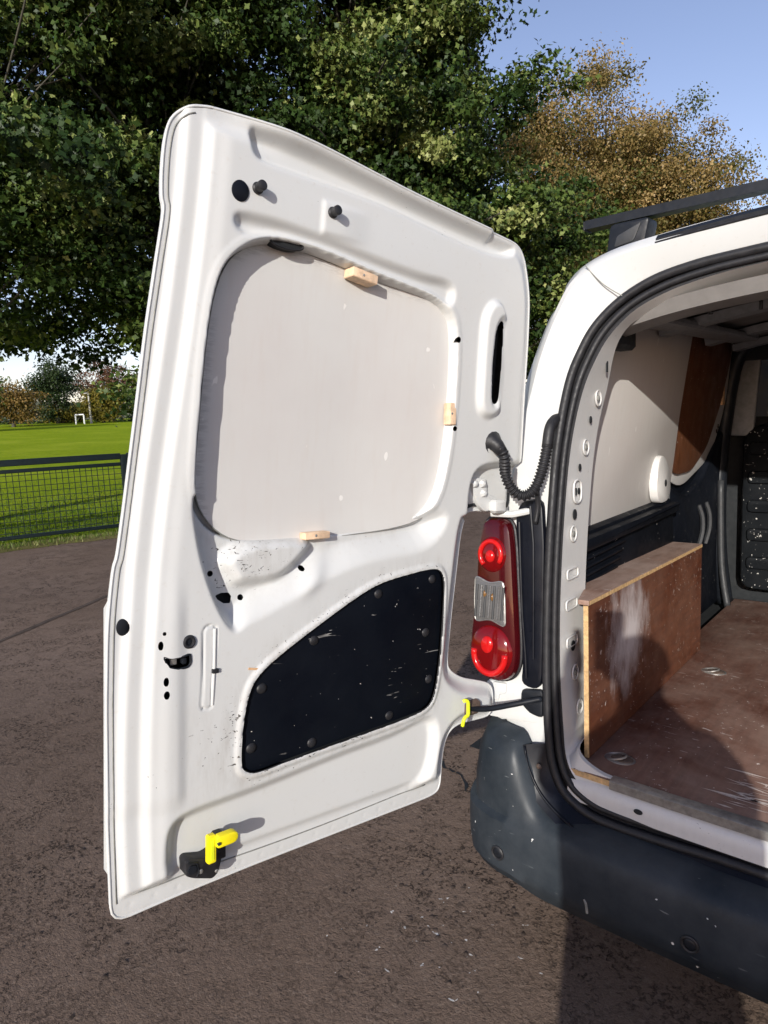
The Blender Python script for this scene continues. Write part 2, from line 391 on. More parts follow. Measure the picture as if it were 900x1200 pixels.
def tube(P, r, n=10, caps=True, closed=False):
    P = [np.array(p, float) for p in P]; N = len(P)
    rr = r if hasattr(r, '__len__') else [r]*N
    V = []; F = []; prev = None
    for i, p in enumerate(P):
        if closed: t = P[(i+1) % N]-P[i-1]
        else: t = P[min(i+1, N-1)]-P[max(i-1, 0)]
        t = t/(np.linalg.norm(t)+1e-12)
        if prev is None:
            a = np.array([0, 0, 1.0]) if abs(t[2]) < 0.9 else np.array([1.0, 0, 0])
            x = np.cross(a, t)
        else: x = prev-t*(prev@t)
        x /= np.linalg.norm(x)+1e-12; prev = x; y = np.cross(t, x)
        for k in range(n):
            a = 2*pi*k/n; V.append(p+rr[i]*(cos(a)*x+sin(a)*y))
    for i in range(N if closed else N-1):
        j = (i+1) % N
        for k in range(n):
            F.append((i*n+k, i*n+(k+1) % n, j*n+(k+1) % n, j*n+k))
    if caps and not closed:
        F.append(tuple(range(n-1, -1, -1))); F.append(tuple(range((N-1)*n, N*n)))
    return V, F

def roundpoly(P, r=1.0, k=4):
    """closed polygon with each corner replaced by a curve"""
    P = [np.array(p, float) for p in P]; out = []; N = len(P)
    for i in range(N):
        a, b, c = P[i-1], P[i], P[(i+1) % N]
        la = np.linalg.norm(a-b); lc = np.linalg.norm(c-b)
        pa = b+(a-b)/(la+1e-9)*min(r, la*0.5); pc = b+(c-b)/(lc+1e-9)*min(r, lc*0.5)
        for j in range(k):
            t = j/(k-1)
            out.append((1-t)**2*pa+2*t*(1-t)*b+t*t*pc)
    res = [out[0]]
    for p in out[1:]:
        if np.linalg.norm(p-res[-1]) > 1e-5: res.append(p)
    if np.linalg.norm(res[0]-res[-1]) < 1e-5: res.pop()
    return res

def area2(P):
    return sum(P[i-1][0]*P[i][1]-P[i][0]*P[i-1][1] for i in range(len(P)))/2

def inset(P, d):
    """inset a closed 2D polygon by d"""
    P = [np.array(p, float) for p in P]; N = len(P); sg = 1 if area2(P) > 0 else -1; out = []
    for i in range(N):
        e1 = P[i]-P[i-1]; e2 = P[(i+1) % N]-P[i]
        n1 = np.array([-e1[1], e1[0]])/(np.linalg.norm(e1)+1e-12); n2 = np.array([-e2[1], e2[0]])/(np.linalg.norm(e2)+1e-12)
        nn = n1+n2; nn /= max(np.linalg.norm(nn), 0.5)
        out.append(P[i]+sg*d*nn)
    return out

def slab(P, z0, z1, b, fn, base=True):
    """prism over closed 2D polygon P from depth z0 to z1, rounded front edge b; fn(a,b,c)->xyz"""
    P = [np.array(p, float) for p in P]; N = len(P)
    rings = [(P, z0)]
    if b > 0:
        s = 1 if z1 > z0 else -1
        rings += [(P, z1-s*b), (inset(P, b*0.3), z1-s*b*0.3), (inset(P, b), z1)]
    else: rings += [(P, z1)]
    V = [fn(p[0], p[1], z) for R, z in rings for p in R]; F = []
    for k in range(len(rings)-1):
        for i in range(N):
            j = (i+1) % N; F.append((k*N+i, k*N+j, (k+1)*N+j, (k+1)*N+i))
    F.append(tuple(range((len(rings)-1)*N, len(rings)*N)))
    if base: F.append(tuple(range(N-1, -1, -1)))
    return V, F

def box(c, s, b=0.0, rot=None):
    """bevelled box, centre c, full size s; rot: 3x3"""
    hx, hy, hz = s[0]/2, s[1]/2, s[2]/2
    P = [(-hx, -hy), (hx, -hy), (hx, hy), (-hx, hy)]
    if b: P = roundpoly(P, b, 3)
    Rm = np.eye(3) if rot is None else np.array(rot); c = np.array(c, float)
    f = lambda x, y, z: c+Rm@np.array([x, y, z])
    if not b: return slab(P, -hz, hz, 0, f)
    rings = [(inset(P, b), -hz), (P, -hz+b), (P, hz-b), (inset(P, b), hz)]
    N = len(P); V = [f(p[0], p[1], z) for R, z in rings for p in R]; F = []
    for k in range(3):
        for i in range(N): j = (i+1) % N; F.append((k*N+i, k*N+j, (k+1)*N+j, (k+1)*N+i))
    F.append(tuple(range(3*N, 4*N))); F.append(tuple(range(N-1, -1, -1)))
    return V, F

def ell(cx, cy, rx, ry, n=20):
    return [(cx+rx*cos(2*pi*i/n), cy+ry*sin(2*pi*i/n)) for i in range(n)]

def dome(c, ax, ay, az, rx, ry, h, rings=5, n=24):
    """shallow cap"""
    V = []; F = []; c = np.array(c, float); ax, ay, az = map(np.array, (ax, ay, az))
    for k in range(rings):
        t = (pi/2)*k/rings
        for i in range(n):
            a = 2*pi*i/n; V.append(c+ax*rx*cos(t)*cos(a)+ay*ry*cos(t)*sin(a)+az*h*sin(t))
    V.append(c+az*h)
    for k in range(rings-1):
        for i in range(n): j = (i+1) % n; F.append((k*n+i, k*n+j, (k+1)*n+j, (k+1)*n+i))
    for i in range(n): F.append(((rings-1)*n+i, (rings-1)*n+(i+1) % n, rings*n))
    return V, F

def loft(rows, closed=False):
    V = [p for r in rows for p in r]; n = len(rows[0]); F = []
    for k in range(len(rows)-1):
        for i in range(n if closed else n-1):
            j = (i+1) % n; F.append((k*n+i, k*n+j, (k+1)*n+j, (k+1)*n+i))
    return V, F

def ss(a, b, x):
    t = np.clip((x-a)/(b-a), 0, 1); return t*t*(3-2*t)

def polysdf(P, poly):
    """signed distance (negative inside) and closest point"""
    poly = np.asarray(poly, float); n = len(poly)
    best = np.full(len(P), 1e9); cp = np.zeros_like(P); ins = np.zeros(len(P), bool)
    for i in range(n):
        a = poly[i-1]; b = poly[i]; ab = b-a; L = ab@ab
        if L < 1e-14: continue
        t = np.clip(((P-a)@ab)/L, 0, 1); q = a+t[:, None]*ab; d = ((P-q)**2).sum(1)
        k = d < best; best[k] = d[k]; cp[k] = q[k]
        c = (a[1] > P[:, 1]) != (b[1] > P[:, 1])
        if c.any():
            xi = a[0]+(P[:, 1]-a[1])*(ab[0])/(ab[1] if abs(ab[1]) > 1e-12 else 1e-12)
            ins ^= c & (P[:, 0] < xi)
    sd = np.sqrt(best); return np.where(ins, -sd, sd), cp

def sdf_near(P, poly, pad=0.08):
    poly = np.asarray(poly); lo = poly.min(0)-pad; hi = poly.max(0)+pad
    k = ((P >= lo) & (P <= hi)).all(1); out = np.full(len(P), pad)
    out[k] = polysdf(P[k], poly)[0]; return out

# ------------------------------------------------------------------ the setting
FP = np.array([-9.39, 2.03]); FD = np.array([0.27, 0.963]); FN = np.array([-0.963, 0.27])     # fence line, along, towards the field
def fpt(t, d, z=0.0): q = FP+FD*t+FN*d; return (q[0], q[1], z)
def fieldz(d): return 0.0 if d < 0 else (0.036*d if d < 110 else 3.96)

def sheet(name, pts, mat, kind='structure'):
    o = mk(name, pts, [tuple(range(len(pts)))], mat, smooth=False); o['kind'] = kind; return o
sheet('ground', [(-1500, -1500, -0.35), (1500, -1500, -0.35), (1500, 1500, -0.35), (-1500, 1500, -0.35)], M['hill'])
sheet('car_park', [fpt(-60, -0.12), fpt(-60, -90), fpt(120, -90), fpt(120, -0.12)], M['asphalt'])
ts = np.linspace(-60, 120, 46); ds = np.array([-0.10, 0.6, 2, 5, 10, 20, 40, 60, 80, 110, 160, 300])
rows = [[fpt(t, d, fieldz(d)+0.004) for t in ts] for d in ds]
o = mk('grass_field', *loft(rows), M['grass'], sharp=None); o['kind'] = 'structure'
V, F = loft([[fpt(t, d+0.05*sin(t*3.1+d)+0.03*sin(t*11), z) for t in np.linspace(-14, 18, 260)] for d, z in ((-0.40, 0.004), (-0.25, 0.022), (0.0, 0.03), (0.22, 0.018))])
o = mk('grass_verge', V, F, M['verge'], sharp=None); o['kind'] = 'structure'
# far hill
rows = []
for d, h in ((180, 3.0), (230, 9.0), (280, 15.0), (340, 17.0), (420, 10.0)):
    rows.append([fpt(t, d, max(2.5, h*(0.72+0.28*sin(t*0.013+1.2))+0.6*sin(t*0.07))) for t in np.linspace(-260, 330, 60)])
o = mk('hill', *loft(rows), M['hill'], sharp=None); o['kind'] = 'structure'
# thin shadow painted as a darker strip, and crack in the car park surface
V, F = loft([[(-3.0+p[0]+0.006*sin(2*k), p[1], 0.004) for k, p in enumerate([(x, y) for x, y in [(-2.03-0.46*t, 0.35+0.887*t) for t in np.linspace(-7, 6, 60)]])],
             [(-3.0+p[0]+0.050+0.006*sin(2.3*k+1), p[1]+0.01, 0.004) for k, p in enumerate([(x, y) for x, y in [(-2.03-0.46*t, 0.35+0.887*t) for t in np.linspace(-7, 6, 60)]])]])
o = mk('shadow_strip', V, F, M['shadow_tone'], smooth=False); o['kind'] = 'structure'
rr = random.Random(3); crk = [(-1.60, 0.74)]
while len(crk) < 26: crk.append((crk[-1][0]+rr.uniform(0.0, 0.034), crk[-1][1]-rr.uniform(-0.008, 0.026)))
wd = [0.003+0.008*rr.random() for _ in crk]
V, F = loft([[(x, y, 0.004) for x, y in crk], [(x+a, y+a*0.8, 0.004) for (x, y), a in zip(crk, wd)]])
o = mk('asphalt_crack', V, F, M['dark'], smooth=False); o['kind'] = 'structure'

# loose dark grit and crumbs on the tarmac
g = np.random.default_rng(70); n = 15000
gx_ = -4.6+4.9*g.random(n)**0.8; gy_ = g.uniform(-1.5, 3.2, n)
msk = np.sin(gx_*5.1+1.3*np.sin(gy_*3.3))+np.sin(gy_*6.7+1.7*np.sin(gx_*4.1))+0.7*np.sin(gx_*17+gy_*13)
k_ = msk+g.normal(size=n)*0.7 > 0.7; gx_ = gx_[k_]; gy_ = gy_[k_]; n = len(gx_)
T_ = np.array([(1, 0, 0), (0.3, 0.9, 0), (-0.8, 0.6, 0), (-0.7, -0.7, 0), (0.4, -0.9, 0), (0.1, 0.05, 0.45)])
r_ = 0.0025+0.0075*g.random(n)**2.6; an = g.uniform(0, 2*pi, n); jit = 1+0.22*g.normal(size=(n, 6, 1))
ca, sa = np.cos(an)[:, None], np.sin(an)[:, None]
X_ = T_[None, :, 0]*ca-T_[None, :, 1]*sa; Y_ = T_[None, :, 0]*sa+T_[None, :, 1]*ca
V = np.stack([X_, Y_, np.broadcast_to(T_[None, :, 2], X_.shape)], -1)*jit*r_[:, None, None]+np.stack([gx_, gy_, 0*gx_], -1)[:, None, :]
Q = (np.array([(0, 1, 5), (1, 2, 5), (2, 3, 5), (3, 4, 5), (4, 0, 5)])[None]+(np.arange(n)*6)[:, None, None]).reshape(-1, 3)
tag(mkarr('grit', V.reshape(-1, 3), Q, M['grit'], n=3), 'loose dark grit scattered on the tarmac', 'grit', kind='stuff')

# ------------------------------------------------------------------ foliage
def leaf_template(kind):
    if kind == 'maple':
        V = [(0, -0.12, 0), (0.40, 0.32, 0.06), (0, 1.0, -0.12), (-0.40, 0.32, 0.06), (-0.72, 0.44, -0.08), (0, -0.06, 0.02), (0.72, 0.44, -0.08), (0, 0.74, 0.03)]
        return np.array(V), np.array([(0, 1, 2, 3), (4, 5, 6, 7)])
    return np.array([(0, 0, 0), (0.3, 0.5, 0.06), (0, 1.0, 0), (-0.3, 0.5, 0.06)]), np.array([(0, 1, 2, 3)])

def leaves(centres, outw, size, kind, g, upb=0.45, outb=0.40, rb=0.85):
    n = len(centres)
    nrm = outw*outb+np.array([0, 0, upb])+g.normal(size=(n, 3))*rb
    nrm /= np.linalg.norm(nrm, axis=1)[:, None]
    tip = g.normal(size=(n, 3))+np.array([0, 0, -0.9])
    tip -= nrm*(tip*nrm).sum(1)[:, None]; tip /= np.linalg.norm(tip, axis=1)[:, None]
    sid = np.cross(tip, nrm)
    T, Q = leaf_template(kind); s = size*g.uniform(0.65, 1.25, n)
    V = centres[:, None, :]+s[:, None, None]*(T[None, :, 0, None]*sid[:, None, :]+T[None, :, 1, None]*tip[:, None, :]+T[None, :, 2, None]*nrm[:, None, :])
    K = len(T)
    QQ = (Q[None]+(np.arange(n)*K)[:, None, None]).reshape(-1, 4)
    return V.reshape(-1, 3), QQ, K

def tree(name, label, base, ells, nclump, nleaf, size, mat, seed, kind='maple', group=None, sig=0.42, trunk_r=0.25, nbranch=60, cat='tree', surf=2.6, twigs=True, flat=0.55, low=None, per_bough=0):
    g = np.random.default_rng(seed); base = np.array(base, float)
    root = empty(name, base); tag(root, label, cat, group)
    vol = np.array([e[3]*e[4]*e[5] for e in ells])**0.8; vol /= vol.sum()
    cl = []; ow = []; bough = None; left = 0
    while len(cl) < nclump:
        if per_bough and left > 0:
            left -= 1; d2 = g.normal(size=3)*np.array([0.62, 0.62, 0.30]); d2[2] -= 0.12*np.hypot(d2[0], d2[1])
            p = bough[0]+d2
            if p[2] < 0.3 or (low and p[2] < low(p)): continue
            cl.append(p); ow.append(bough[1]*0.7+d2*0.5); continue
        e = ells[g.choice(len(ells), p=vol)]
        d = g.normal(size=3); d /= np.linalg.norm(d)
        lob = 0.84+0.13*sin(5.1*d[0]+4.7*d[2]+seed)+0.12*sin(6.3*d[1]-5.1*d[2]+2*seed)+0.06*sin(13*d[2]+7*d[0])
        r = g.random()**(1/surf)*lob*(0.95+0.1*g.random())*1.06
        p = np.array(e[:3])+d*r*np.array(e[3:6])
        if p[2] < 0.3 or (low and p[2] < low(p)): continue
        cl.append(p); ow.append(d); bough = (p, d); left = per_bough
    cl = np.array(cl); ow = np.array(ow)
    nclump = len(cl); w = g.uniform(0.5, 1.6, nclump); w /= w.sum()
    idx = g.choice(nclump, size=nclump*nleaf, p=w)
    sg = sig*g.uniform(0.6, 1.4, nclump)
    off = g.normal(size=(len(idx), 3))*sg[idx][:, None]; off[:, 2] *= flat
    c = cl[idx]+off; o = ow[idx]+off/ (np.linalg.norm(off, axis=1)[:, None]+1e-6)*0.6
    V, Q, K = leaves(c, o, size, kind, g)
    tone = np.clip(0.42+0.25*g.normal(size=nclump)[idx]+0.11*g.normal(size=len(idx))+0.10*ow[idx][:, 2], 0, 1)  # upward clumps toned lighter; pale clumps paint sunlit foliage, dark ones shade
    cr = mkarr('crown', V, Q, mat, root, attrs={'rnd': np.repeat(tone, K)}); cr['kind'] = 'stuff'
    # trunk and limbs
    top = max(e[2]+e[5]*0.55 for e in ells); ex = np.mean([e[0] for e in ells]); ey = np.mean([e[1] for e in ells])
    tp = [np.array([0, 0, -0.1]), np.array([0.02, 0.03, 0.6]), np.array([ex*0.2+0.1, ey*0.2, top*0.3]), np.array([ex*0.6, ey*0.6+0.15, top*0.65]), np.array([ex, ey, top])]
    path = smooth_path(tp, 5); n = len(path)
    rad = [trunk_r*(1-0.93*(i/(n-1)))+(0.35*trunk_r*max(0, 1-i/2.5)) for i in range(n)]
    mk('trunk', *tube(path, rad, 9), M['bark'], root, sharp=None)
    if twigs:
        near = np.argsort(g.random(nclump))[:nbranch]; parts = []
        for q in near:
            e = cl[q]; h = max(0.22*top, min(e[2]*0.72, top*0.9)); i = int(np.argmin([abs(p[2]-h) for p in path])); s = path[i]
            mid = s*0.5+e*0.5+np.array([0, 0, 0.25])+g.normal(size=3)*0.25
            m2 = mid*0.45+e*0.55+g.normal(size=3)*0.22; m1 = s*0.55+mid*0.45+g.normal(size=3)*0.15+np.array([0, 0, 0.15])
            b = smooth_path([s, m1, m2, e], 5); L = np.linalg.norm(e-s); r0 = min(rad[i]*0.4, 0.010*L+0.012)
            parts.append(tube(b, list(np.linspace(r0, 0.006, len(b))), 5))
        mk('limbs', *join(*parts), M['bark'], root, sharp=None)
    return root

GREEN = 'green maple trees behind the fence'
MK = dict(group=GREEN, per_bough=7, flat=0.5, surf=2.3)
tree('maple_tree', 'green maple with low boughs hanging at the left picture edge', (-11.9, 2.7, 0.09),
     [(0, 0, 5.0, 2.5, 2.5, 2.6), (0.3, 0.5, 7.0, 2.6, 2.6, 2.6)], 240, 190, 0.088, M['leaf'], 3, sig=0.25, trunk_r=0.20, nbranch=70, low=lambda p: 1.85+0.3*sin(p[0]*2.7+p[1]), **MK)
tree('maple_tree', 'big green maple with spreading boughs left of the open van door', (-11.5, 7.2, 0.0),
     [(-1.7, -1.5, 6.9, 4.4, 4.4, 4.6), (-2.6, -2.6, 5.2, 4.2, 4.0, 2.7), (0, 0, 8.0, 3.4, 3.4, 4.0)], 780, 215, 0.088, M['leaf'], 5, sig=0.26, trunk_r=0.30, nbranch=150, low=lambda p: 2.18+0.25*sin(p[0]*1.7+p[1]), **MK)
tree('maple_tree', 'tall green maple rising straight behind the open van door', (-10.4, 9.8, 0.0),
     [(0, 0, 8.2, 3.6, 3.6, 5.2), (1.0, 1.0, 6.4, 2.7, 2.7, 3.8), (0, 0, 11.5, 3.0, 3.0, 3.0)], 600, 215, 0.088, M['leaf'], 9, sig=0.26, trunk_r=0.34, nbranch=120, **MK)
tree('maple_tree', 'narrow green maple between the open van door and the bronze tree', (-8.7, 13.4, 0.0),
     [(-0.4, -0.3, 7.2, 2.2, 2.2, 4.3), (-0.2, -0.2, 5.4, 2.4, 2.4, 3.4), (-1.4, -1.2, 10.6, 2.0, 2.0, 2.8), (0.2, 0.2, 3.4, 2.7, 2.7, 2.8)], 520, 215, 0.092, M['leaf'], 14, sig=0.26, trunk_r=0.26, nbranch=80, **MK)
tree('beech_tree', 'bronze and golden autumn tree above the van roof', (-9.6, 21.8, 0.0),
     [(-0.5, -0.4, 8.6, 2.9, 2.9, 4.3), (1.0, 0.8, 7.5, 2.7, 2.7, 3.7), (1.7, 1.4, 6.0, 2.3, 2.3, 3.1)], 1150, 230, 0.100, M['leafbrown'], 21, kind='small', sig=0.30, trunk_r=0.30, nbranch=60, flat=0.8, per_bough=4)

def fz(x, y): return fieldz((np.array([x, y])-FP)@FN)
def fartree(name, label, x, y, ells, mat, seed, nc=110, nl=95, size=0.30, **k):
    return tree(name, label, (x, y, fz(x, y)), ells, nc, nl, size, mat, seed, kind='small', sig=0.55, trunk_r=0.22, nbranch=14, **k)
fartree('autumn_tree', 'orange brown autumn tree at the left end of the far field edge', -78.6, 30.4, [(0, 0, 2.5, 3.6, 3.6, 2.3), (-2.4, -2, 3.4, 2.6, 2.6, 2.4)], M['leaforange'], 31)
fartree('dark_tree', 'dark green tree at the far field edge between orange and rust trees', -87.8, 39.6, [(0, 0, 4.4, 3.0, 3.0, 3.8)], M['leafdark'], 32)
fartree('rust_tree', 'broad rust brown tree at the far field edge behind the golden tree', -94.7, 49.6, [(0, 0, 5.0, 4.6, 4.6, 4.0), (2.8, 3.8, 4.2, 3.6, 3.6, 3.2)], M['leafrust'], 33, 130)
fartree('golden_tree', 'small golden green tree at the far field edge beside the pale pole', -81.5, 42.3, [(0, 0, 2.3, 2.4, 2.4, 2.1)], M['leafgold'], 34)
fartree('field_shrub', 'low olive shrub under the dark tree at the far field edge', -90.3, 41.4, [(0, 0, 1.2, 4.2, 3.2, 1.5)], M['leafgold'], 35, 50)
fartree('field_tree', 'pale green tree at the left picture edge beyond the fence', -66.0, 21.3, [(0, 0, 3.2, 3.0, 3.0, 3.0)], M['leaf'], 36)
h = []; g = np.random.default_rng(40)
tt = g.uniform(-40, 60, 5200); q = np.array([-92.0, 40.0])[None]+tt[:, None]*np.array([0.62, 0.78])[None]
c = np.stack([q[:, 0]+g.normal(size=5200)*0.6, q[:, 1]+g.normal(size=5200)*0.6, 3.0+g.random(5200)*(1.6+0.9*np.sin(tt*0.5)+0.6*np.sin(tt*1.3))], 1)
V, Q, K = leaves(c, np.tile([0.8, -0.4, 0.1], (5200, 1)), 0.5, 'small', g)
tag(mkarr('hedge', V, Q, M['leafdark'], attrs={'rnd': np.repeat(g.random(5200), K)}), 'dark hedge along the far edge of the sports field', 'hedge')

# goal and pale pole on the far side of the field
zb = fz(-77.9, 37.5)
gl = empty('goal', (-77.9, 37.5, zb)); tag(gl, 'small white goal frame at the far side of the field', 'goal')
for s_ in (-0.36, 0.36): mk('post', *box((s_*0.75, s_, 0.55), (0.13, 0.13, 1.1), 0.02), M['goal'], gl)
mk('crossbar', *box((0, 0, 1.12), (0.13, 1.0, 0.13), 0.02, [[cos(-0.85), -sin(-0.85), 0], [sin(-0.85), cos(-0.85), 0], [0, 0, 1]]), M['goal'], gl)
zb = fz(-80.7, 40.3)
pl_ = empty('lamp_post', (-80.7, 40.3, zb)); tag(pl_, 'pale pole standing beside the golden tree across the field', 'post')
mk('shaft', *tube([(0, 0, 0), (-0.1, 0, 3.6)], [0.14, 0.10], 8), M['pole'], pl_); mk('lamp_head', *box((-0.35, -0.2, 3.62), (0.7, 0.2, 0.12), 0.03), M['pole'], pl_)

# fence
fe = empty('fence', fpt(1.65, 0)); tag(fe, 'low dark green steel fence with square wire mesh beside the field', 'fence')
fe_o = np.array(fpt(1.65, 0)); fr = [[FD[0], FN[0], 0], [FD[1], FN[1], 0], [0, 0, 1]]
def fl(t, d, z): return np.array(fpt(1.65+t, d, z))-fe_o
posts = [-9.6, -7.2, -4.8, -2.4, 0.0, 2.4, 4.8, 7.2]
for t in posts: mk('post', *box(fl(t, 0, 0.56), (0.09, 0.07, 1.13), 0.008, fr), M['fence'], fe)
for t in posts[:-1]:
    L = 2.4-0.09; tc = t+1.2
    for nm, z, hh, th in (('top_rail', 1.10, 0.085, 0.075), ('upper_rail', 0.99, 0.05, 0.04), ('bottom_rail', 0.12, 0.05, 0.04)):
        mk(nm, *box(fl(tc, 0, z), (L, th, hh), 0.008, fr), M['fence'], fe)
    P = [box(fl(t+0.045+0.075*(k+0.5), 0.004, 0.555), (0.008, 0.008, 0.82), 0, fr) for k in range(30)]
    P += [box(fl(tc, -0.005, 0.18+0.075*k), (L, 0.007, 0.008), 0, fr) for k in range(11)]
    ms_ = mk('wire_mesh', *join(*P), M['fence'], fe, smooth=False); ms_['kind'] = 'stuff'
# grass standing along the fence
g = np.random.default_rng(50); n = 26000
t = g.uniform(-3.5, 5, n); d = np.abs(g.normal(size=n))*3.2-0.25
d[:3500] = g.normal(size=3500)*0.10-0.12
x = FP[0]+FD[0]*t+FN[0]*d; y = FP[1]+FD[1]*t+FN[1]*d; z = 0.036*np.maximum(0, d)
hgt = g.uniform(0.03, 0.09, n); an = g.uniform(0, 2*pi, n); le = g.normal(size=(n, 2))*0.03
b = np.stack([x, y, z], 1); wv = np.stack([np.cos(an), np.sin(an), 0*an], 1)*0.006
V = np.stack([b-wv, b+wv, b+np.stack([le[:, 0], le[:, 1], hgt], 1)], 1).reshape(-1, 3)
tone = np.clip(g.random(n)*0.75, 0, 1); tone[:3500] = g.uniform(0.6, 1.0, 3500)
gb = mkarr('grass', V, np.arange(3*n).reshape(-1, 3), M['blade'], attrs={'rnd': np.repeat(tone, 3)}, n=3)
tag(gb, 'rough green grass growing along the fence', 'grass', kind='stuff')
# ------------------------------------------------------------------ the van
van = empty('van', (0, 0, 0))
tag(van, 'white panel van with its rear door swung open and ply lined load bay', 'van')
# rear opening: hinge axis leans forward; closed door surface
PH = radians(5.5); TH = radians(101); H0 = np.array([-0.72, -0.03, 0.55])
SK, LO, HI, KK = 0.66, tan(radians(1.0)), tan(radians(7.0)), 0.10
def gl_(s): return LO*(s-SK)+(HI-LO)*0.5*((s-SK)+np.sqrt((s-SK)**2+KK*KK))
AX = np.array([0, sin(PH), cos(PH)]); NC = np.array([0, cos(PH), -sin(PH)]); E1 = np.array([1.0, 0, 0])
DD = cos(TH)*E1-sin(TH)*NC; NN = sin(TH)*E1+cos(TH)*NC
def rear(x, z, w=0.0):
    """point on the closed rear surface at lateral x and height z, w inwards"""
    s = (z-0.55)/cos(PH)
    for _ in range(8):
        p = H0+s*AX+(gl_(s)+w)*NC; s += (z-p[2])/cos(PH)
    p = H0+(x-H0[0])*E1+s*AX+(gl_(s)+w)*NC; return p

SEALO = [(-134,482),(-228,481),(-331,476),(-445,475),(-506,482),(-561,509),(-591,552),(-609,620),(-622,763),(-629,970),(-628,1176),(-625,1339),(-609,1481),(-583,1559),(-552,1614),(-499,1663),(-430,1698),(-350,1716),(-265,1724),(-134,1730)]
SEALI = [(-135,509),(-230,512),(-333,514),(-447,516),(-498,523),(-541,546),(-568,590),(-580,669),(-594,810),(-600,974),(-599,1178),(-594,1339),(-577,1458),(-550,1536),(-517,1592),(-464,1640),(-391,1671),(-313,1688),(-240,1697),(-135,1702)]
def ring(L): return [(x/1000, z/1000) for x, z in L]+[(-x/1000, z/1000) for x, z in reversed(L)]
RO = smooth_path(ring(SEALO)+[ring(SEALO)[0]], 5)[:-1]; RI = smooth_path(ring(SEALI)+[ring(SEALI)[0]], 5)[:-1]
# outer body: rear face row, then rings running forward
OUTE = [(-134,-30,430),(-228,-30,430),(-331,-30,430),(-445,-30,430),(-560,-30,440),(-680,-25,460),(-745,-20,520),(-772,0,610),(-778,0,763),(-776,20,970),(-767,50,1180),(-748,80,1345),(-724,100,1462),(-696,105,1560),(-653,110,1657),(-604,115,1729),(-520,120,1766),(-400,130,1782),(-290,138,1791),(-134,140,1797)]
def ring3(L): return [tuple(v/1000 for v in p) for p in L]+[(-p[0]/1000, p[1]/1000, p[2]/1000) for p in reversed(L)]
R1 = smooth_path(ring3(OUTE)+[ring3(OUTE)[0]], 5)[:-1]
def xs(z): return float(np.interp(z, [0.3, 0.55, 0.95, 1.1, 1.3, 1.5, 1.65, 1.75, 1.80, 1.84], [0.85, 0.875, 0.885, 0.872, 0.83, 0.775, 0.70, 0.58, 0.40, 0.05]))
def fwd(y, grow, zmax=9.0):
    out = []
    for p in R1:
        z = p[2]; zz = 0.33+(z-0.43)*(1.0) if z < 0.55 else z+0.03*grow
        zz = min(zz, zmax+0.02*(1-abs(p[0])))
        side = xs(max(zz, 0.33)); f = ss(0.5, 0.62, abs(p[0])) if z < 1.6 else 0.0
        x = np.sign(p[0])*(abs(p[0])*(1-grow)+grow*max(abs(p[0]), side)) if z < 1.70 and abs(p[0]) > 0.5 else p[0]*(1+0.04*grow)
        out.append(np.array([x, y+(p[1]-0.05)*0.6*(1-grow), zz]))
    return out
Oseal = [rear(x, z, 0.004) for x, z in RO]
rows = [Oseal, [p*0.75+q*0.25+np.array([0, -0.006, 0]) for p, q in zip(Oseal, R1)], [p*0.12+q*0.88+np.array([0, -0.010, 0]) for p, q in zip(Oseal, R1)], R1,
        fwd(0.13, 0.55), fwd(0.24, 0.85), fwd(0.45, 1.0), fwd(1.2, 1.0), fwd(2.6, 1.0), fwd(2.95, 1.0, 1.78), fwd(3.35, 1.0, 1.45), fwd(3.65, 1.0, 1.10), fwd(4.1, 1.0, 0.95), fwd(4.3, 0.9, 0.70)]
V, F = loft(rows, True)
mk('body_shell', V, F, M['white_plain'], van, sharp=28)
# pressed crease and panel joint on the left rear pillar
def onpill(pts, lift=0.004): return [np.array(p)+np.array([0, -lift, 0]) for p in pts]
mk('panel_joint', *tube(smooth_path(onpill([(-0.575, 0.114, 1.752), (-0.535, 0.118, 1.705), (-0.492, 0.126, 1.672)], 0.005), 5), 0.0012, 6), M['seam'], van)

# rubber seal: fat outer bulb, thin inner lip
def ringpath(R, w): return [rear(x, z, w) for x, z in R]
mid = [(a*0.55+b*0.45) for a, b in zip([np.array(p) for p in RO], [np.array(p) for p in RI])]
mk('door_seal', *tube(ringpath(RO, -0.006), 0.0108, 10, closed=True), M['rubber'], van, sharp=None)
mk('door_seal', *tube(ringpath([a*0.42+b*0.58 for a, b in zip([np.array(p) for p in RO], [np.array(p) for p in RI])], 0.0), 0.0085, 8, closed=True), M['rubber'], van, sharp=None)
V, F = loft([ringpath(RO, 0.004), ringpath(RI, 0.004)], True); mk('seal_backing', V, F, M['rubber'], van, sharp=None)
# inner frame: flange running forward into the load bay
def deep(x, z, k):
    p = rear(x, z, 0.004); side = ss(1.62, 1.45, z)*ss(0.54, 0.60, z)
    d = 0.05+0.085*side
    low = ss(0.62, 0.54, z); sx = np.sign(x)
    p = p+np.array([0, d*k*(1-0.75*low), -0.018*k*ss(1.6, 1.68, z)+0.055*low*k])
    p[0] += -sx*0.004*k; return p
bandA = [rear(x, z, 0.004) for x, z in RI]
bandB = [deep(x, z, 0.12) for x, z in RI]; bandC = [deep(x, z, 1.0) for x, z in RI]
bandD = [p+np.array([np.sign(p[0])*0.05*ss(0.6, 0.7, p[2]), 0.012, 0.03*ss(1.5, 1.65, p[2])]) for p in bandC]
Vb, Fb = loft([bandA, bandB, bandC, bandD], True)
mk('opening_frame', Vb, Fb, M['white_in'], van, sharp=40, attrs={'wear': np.full(len(Vb), 0.15)})

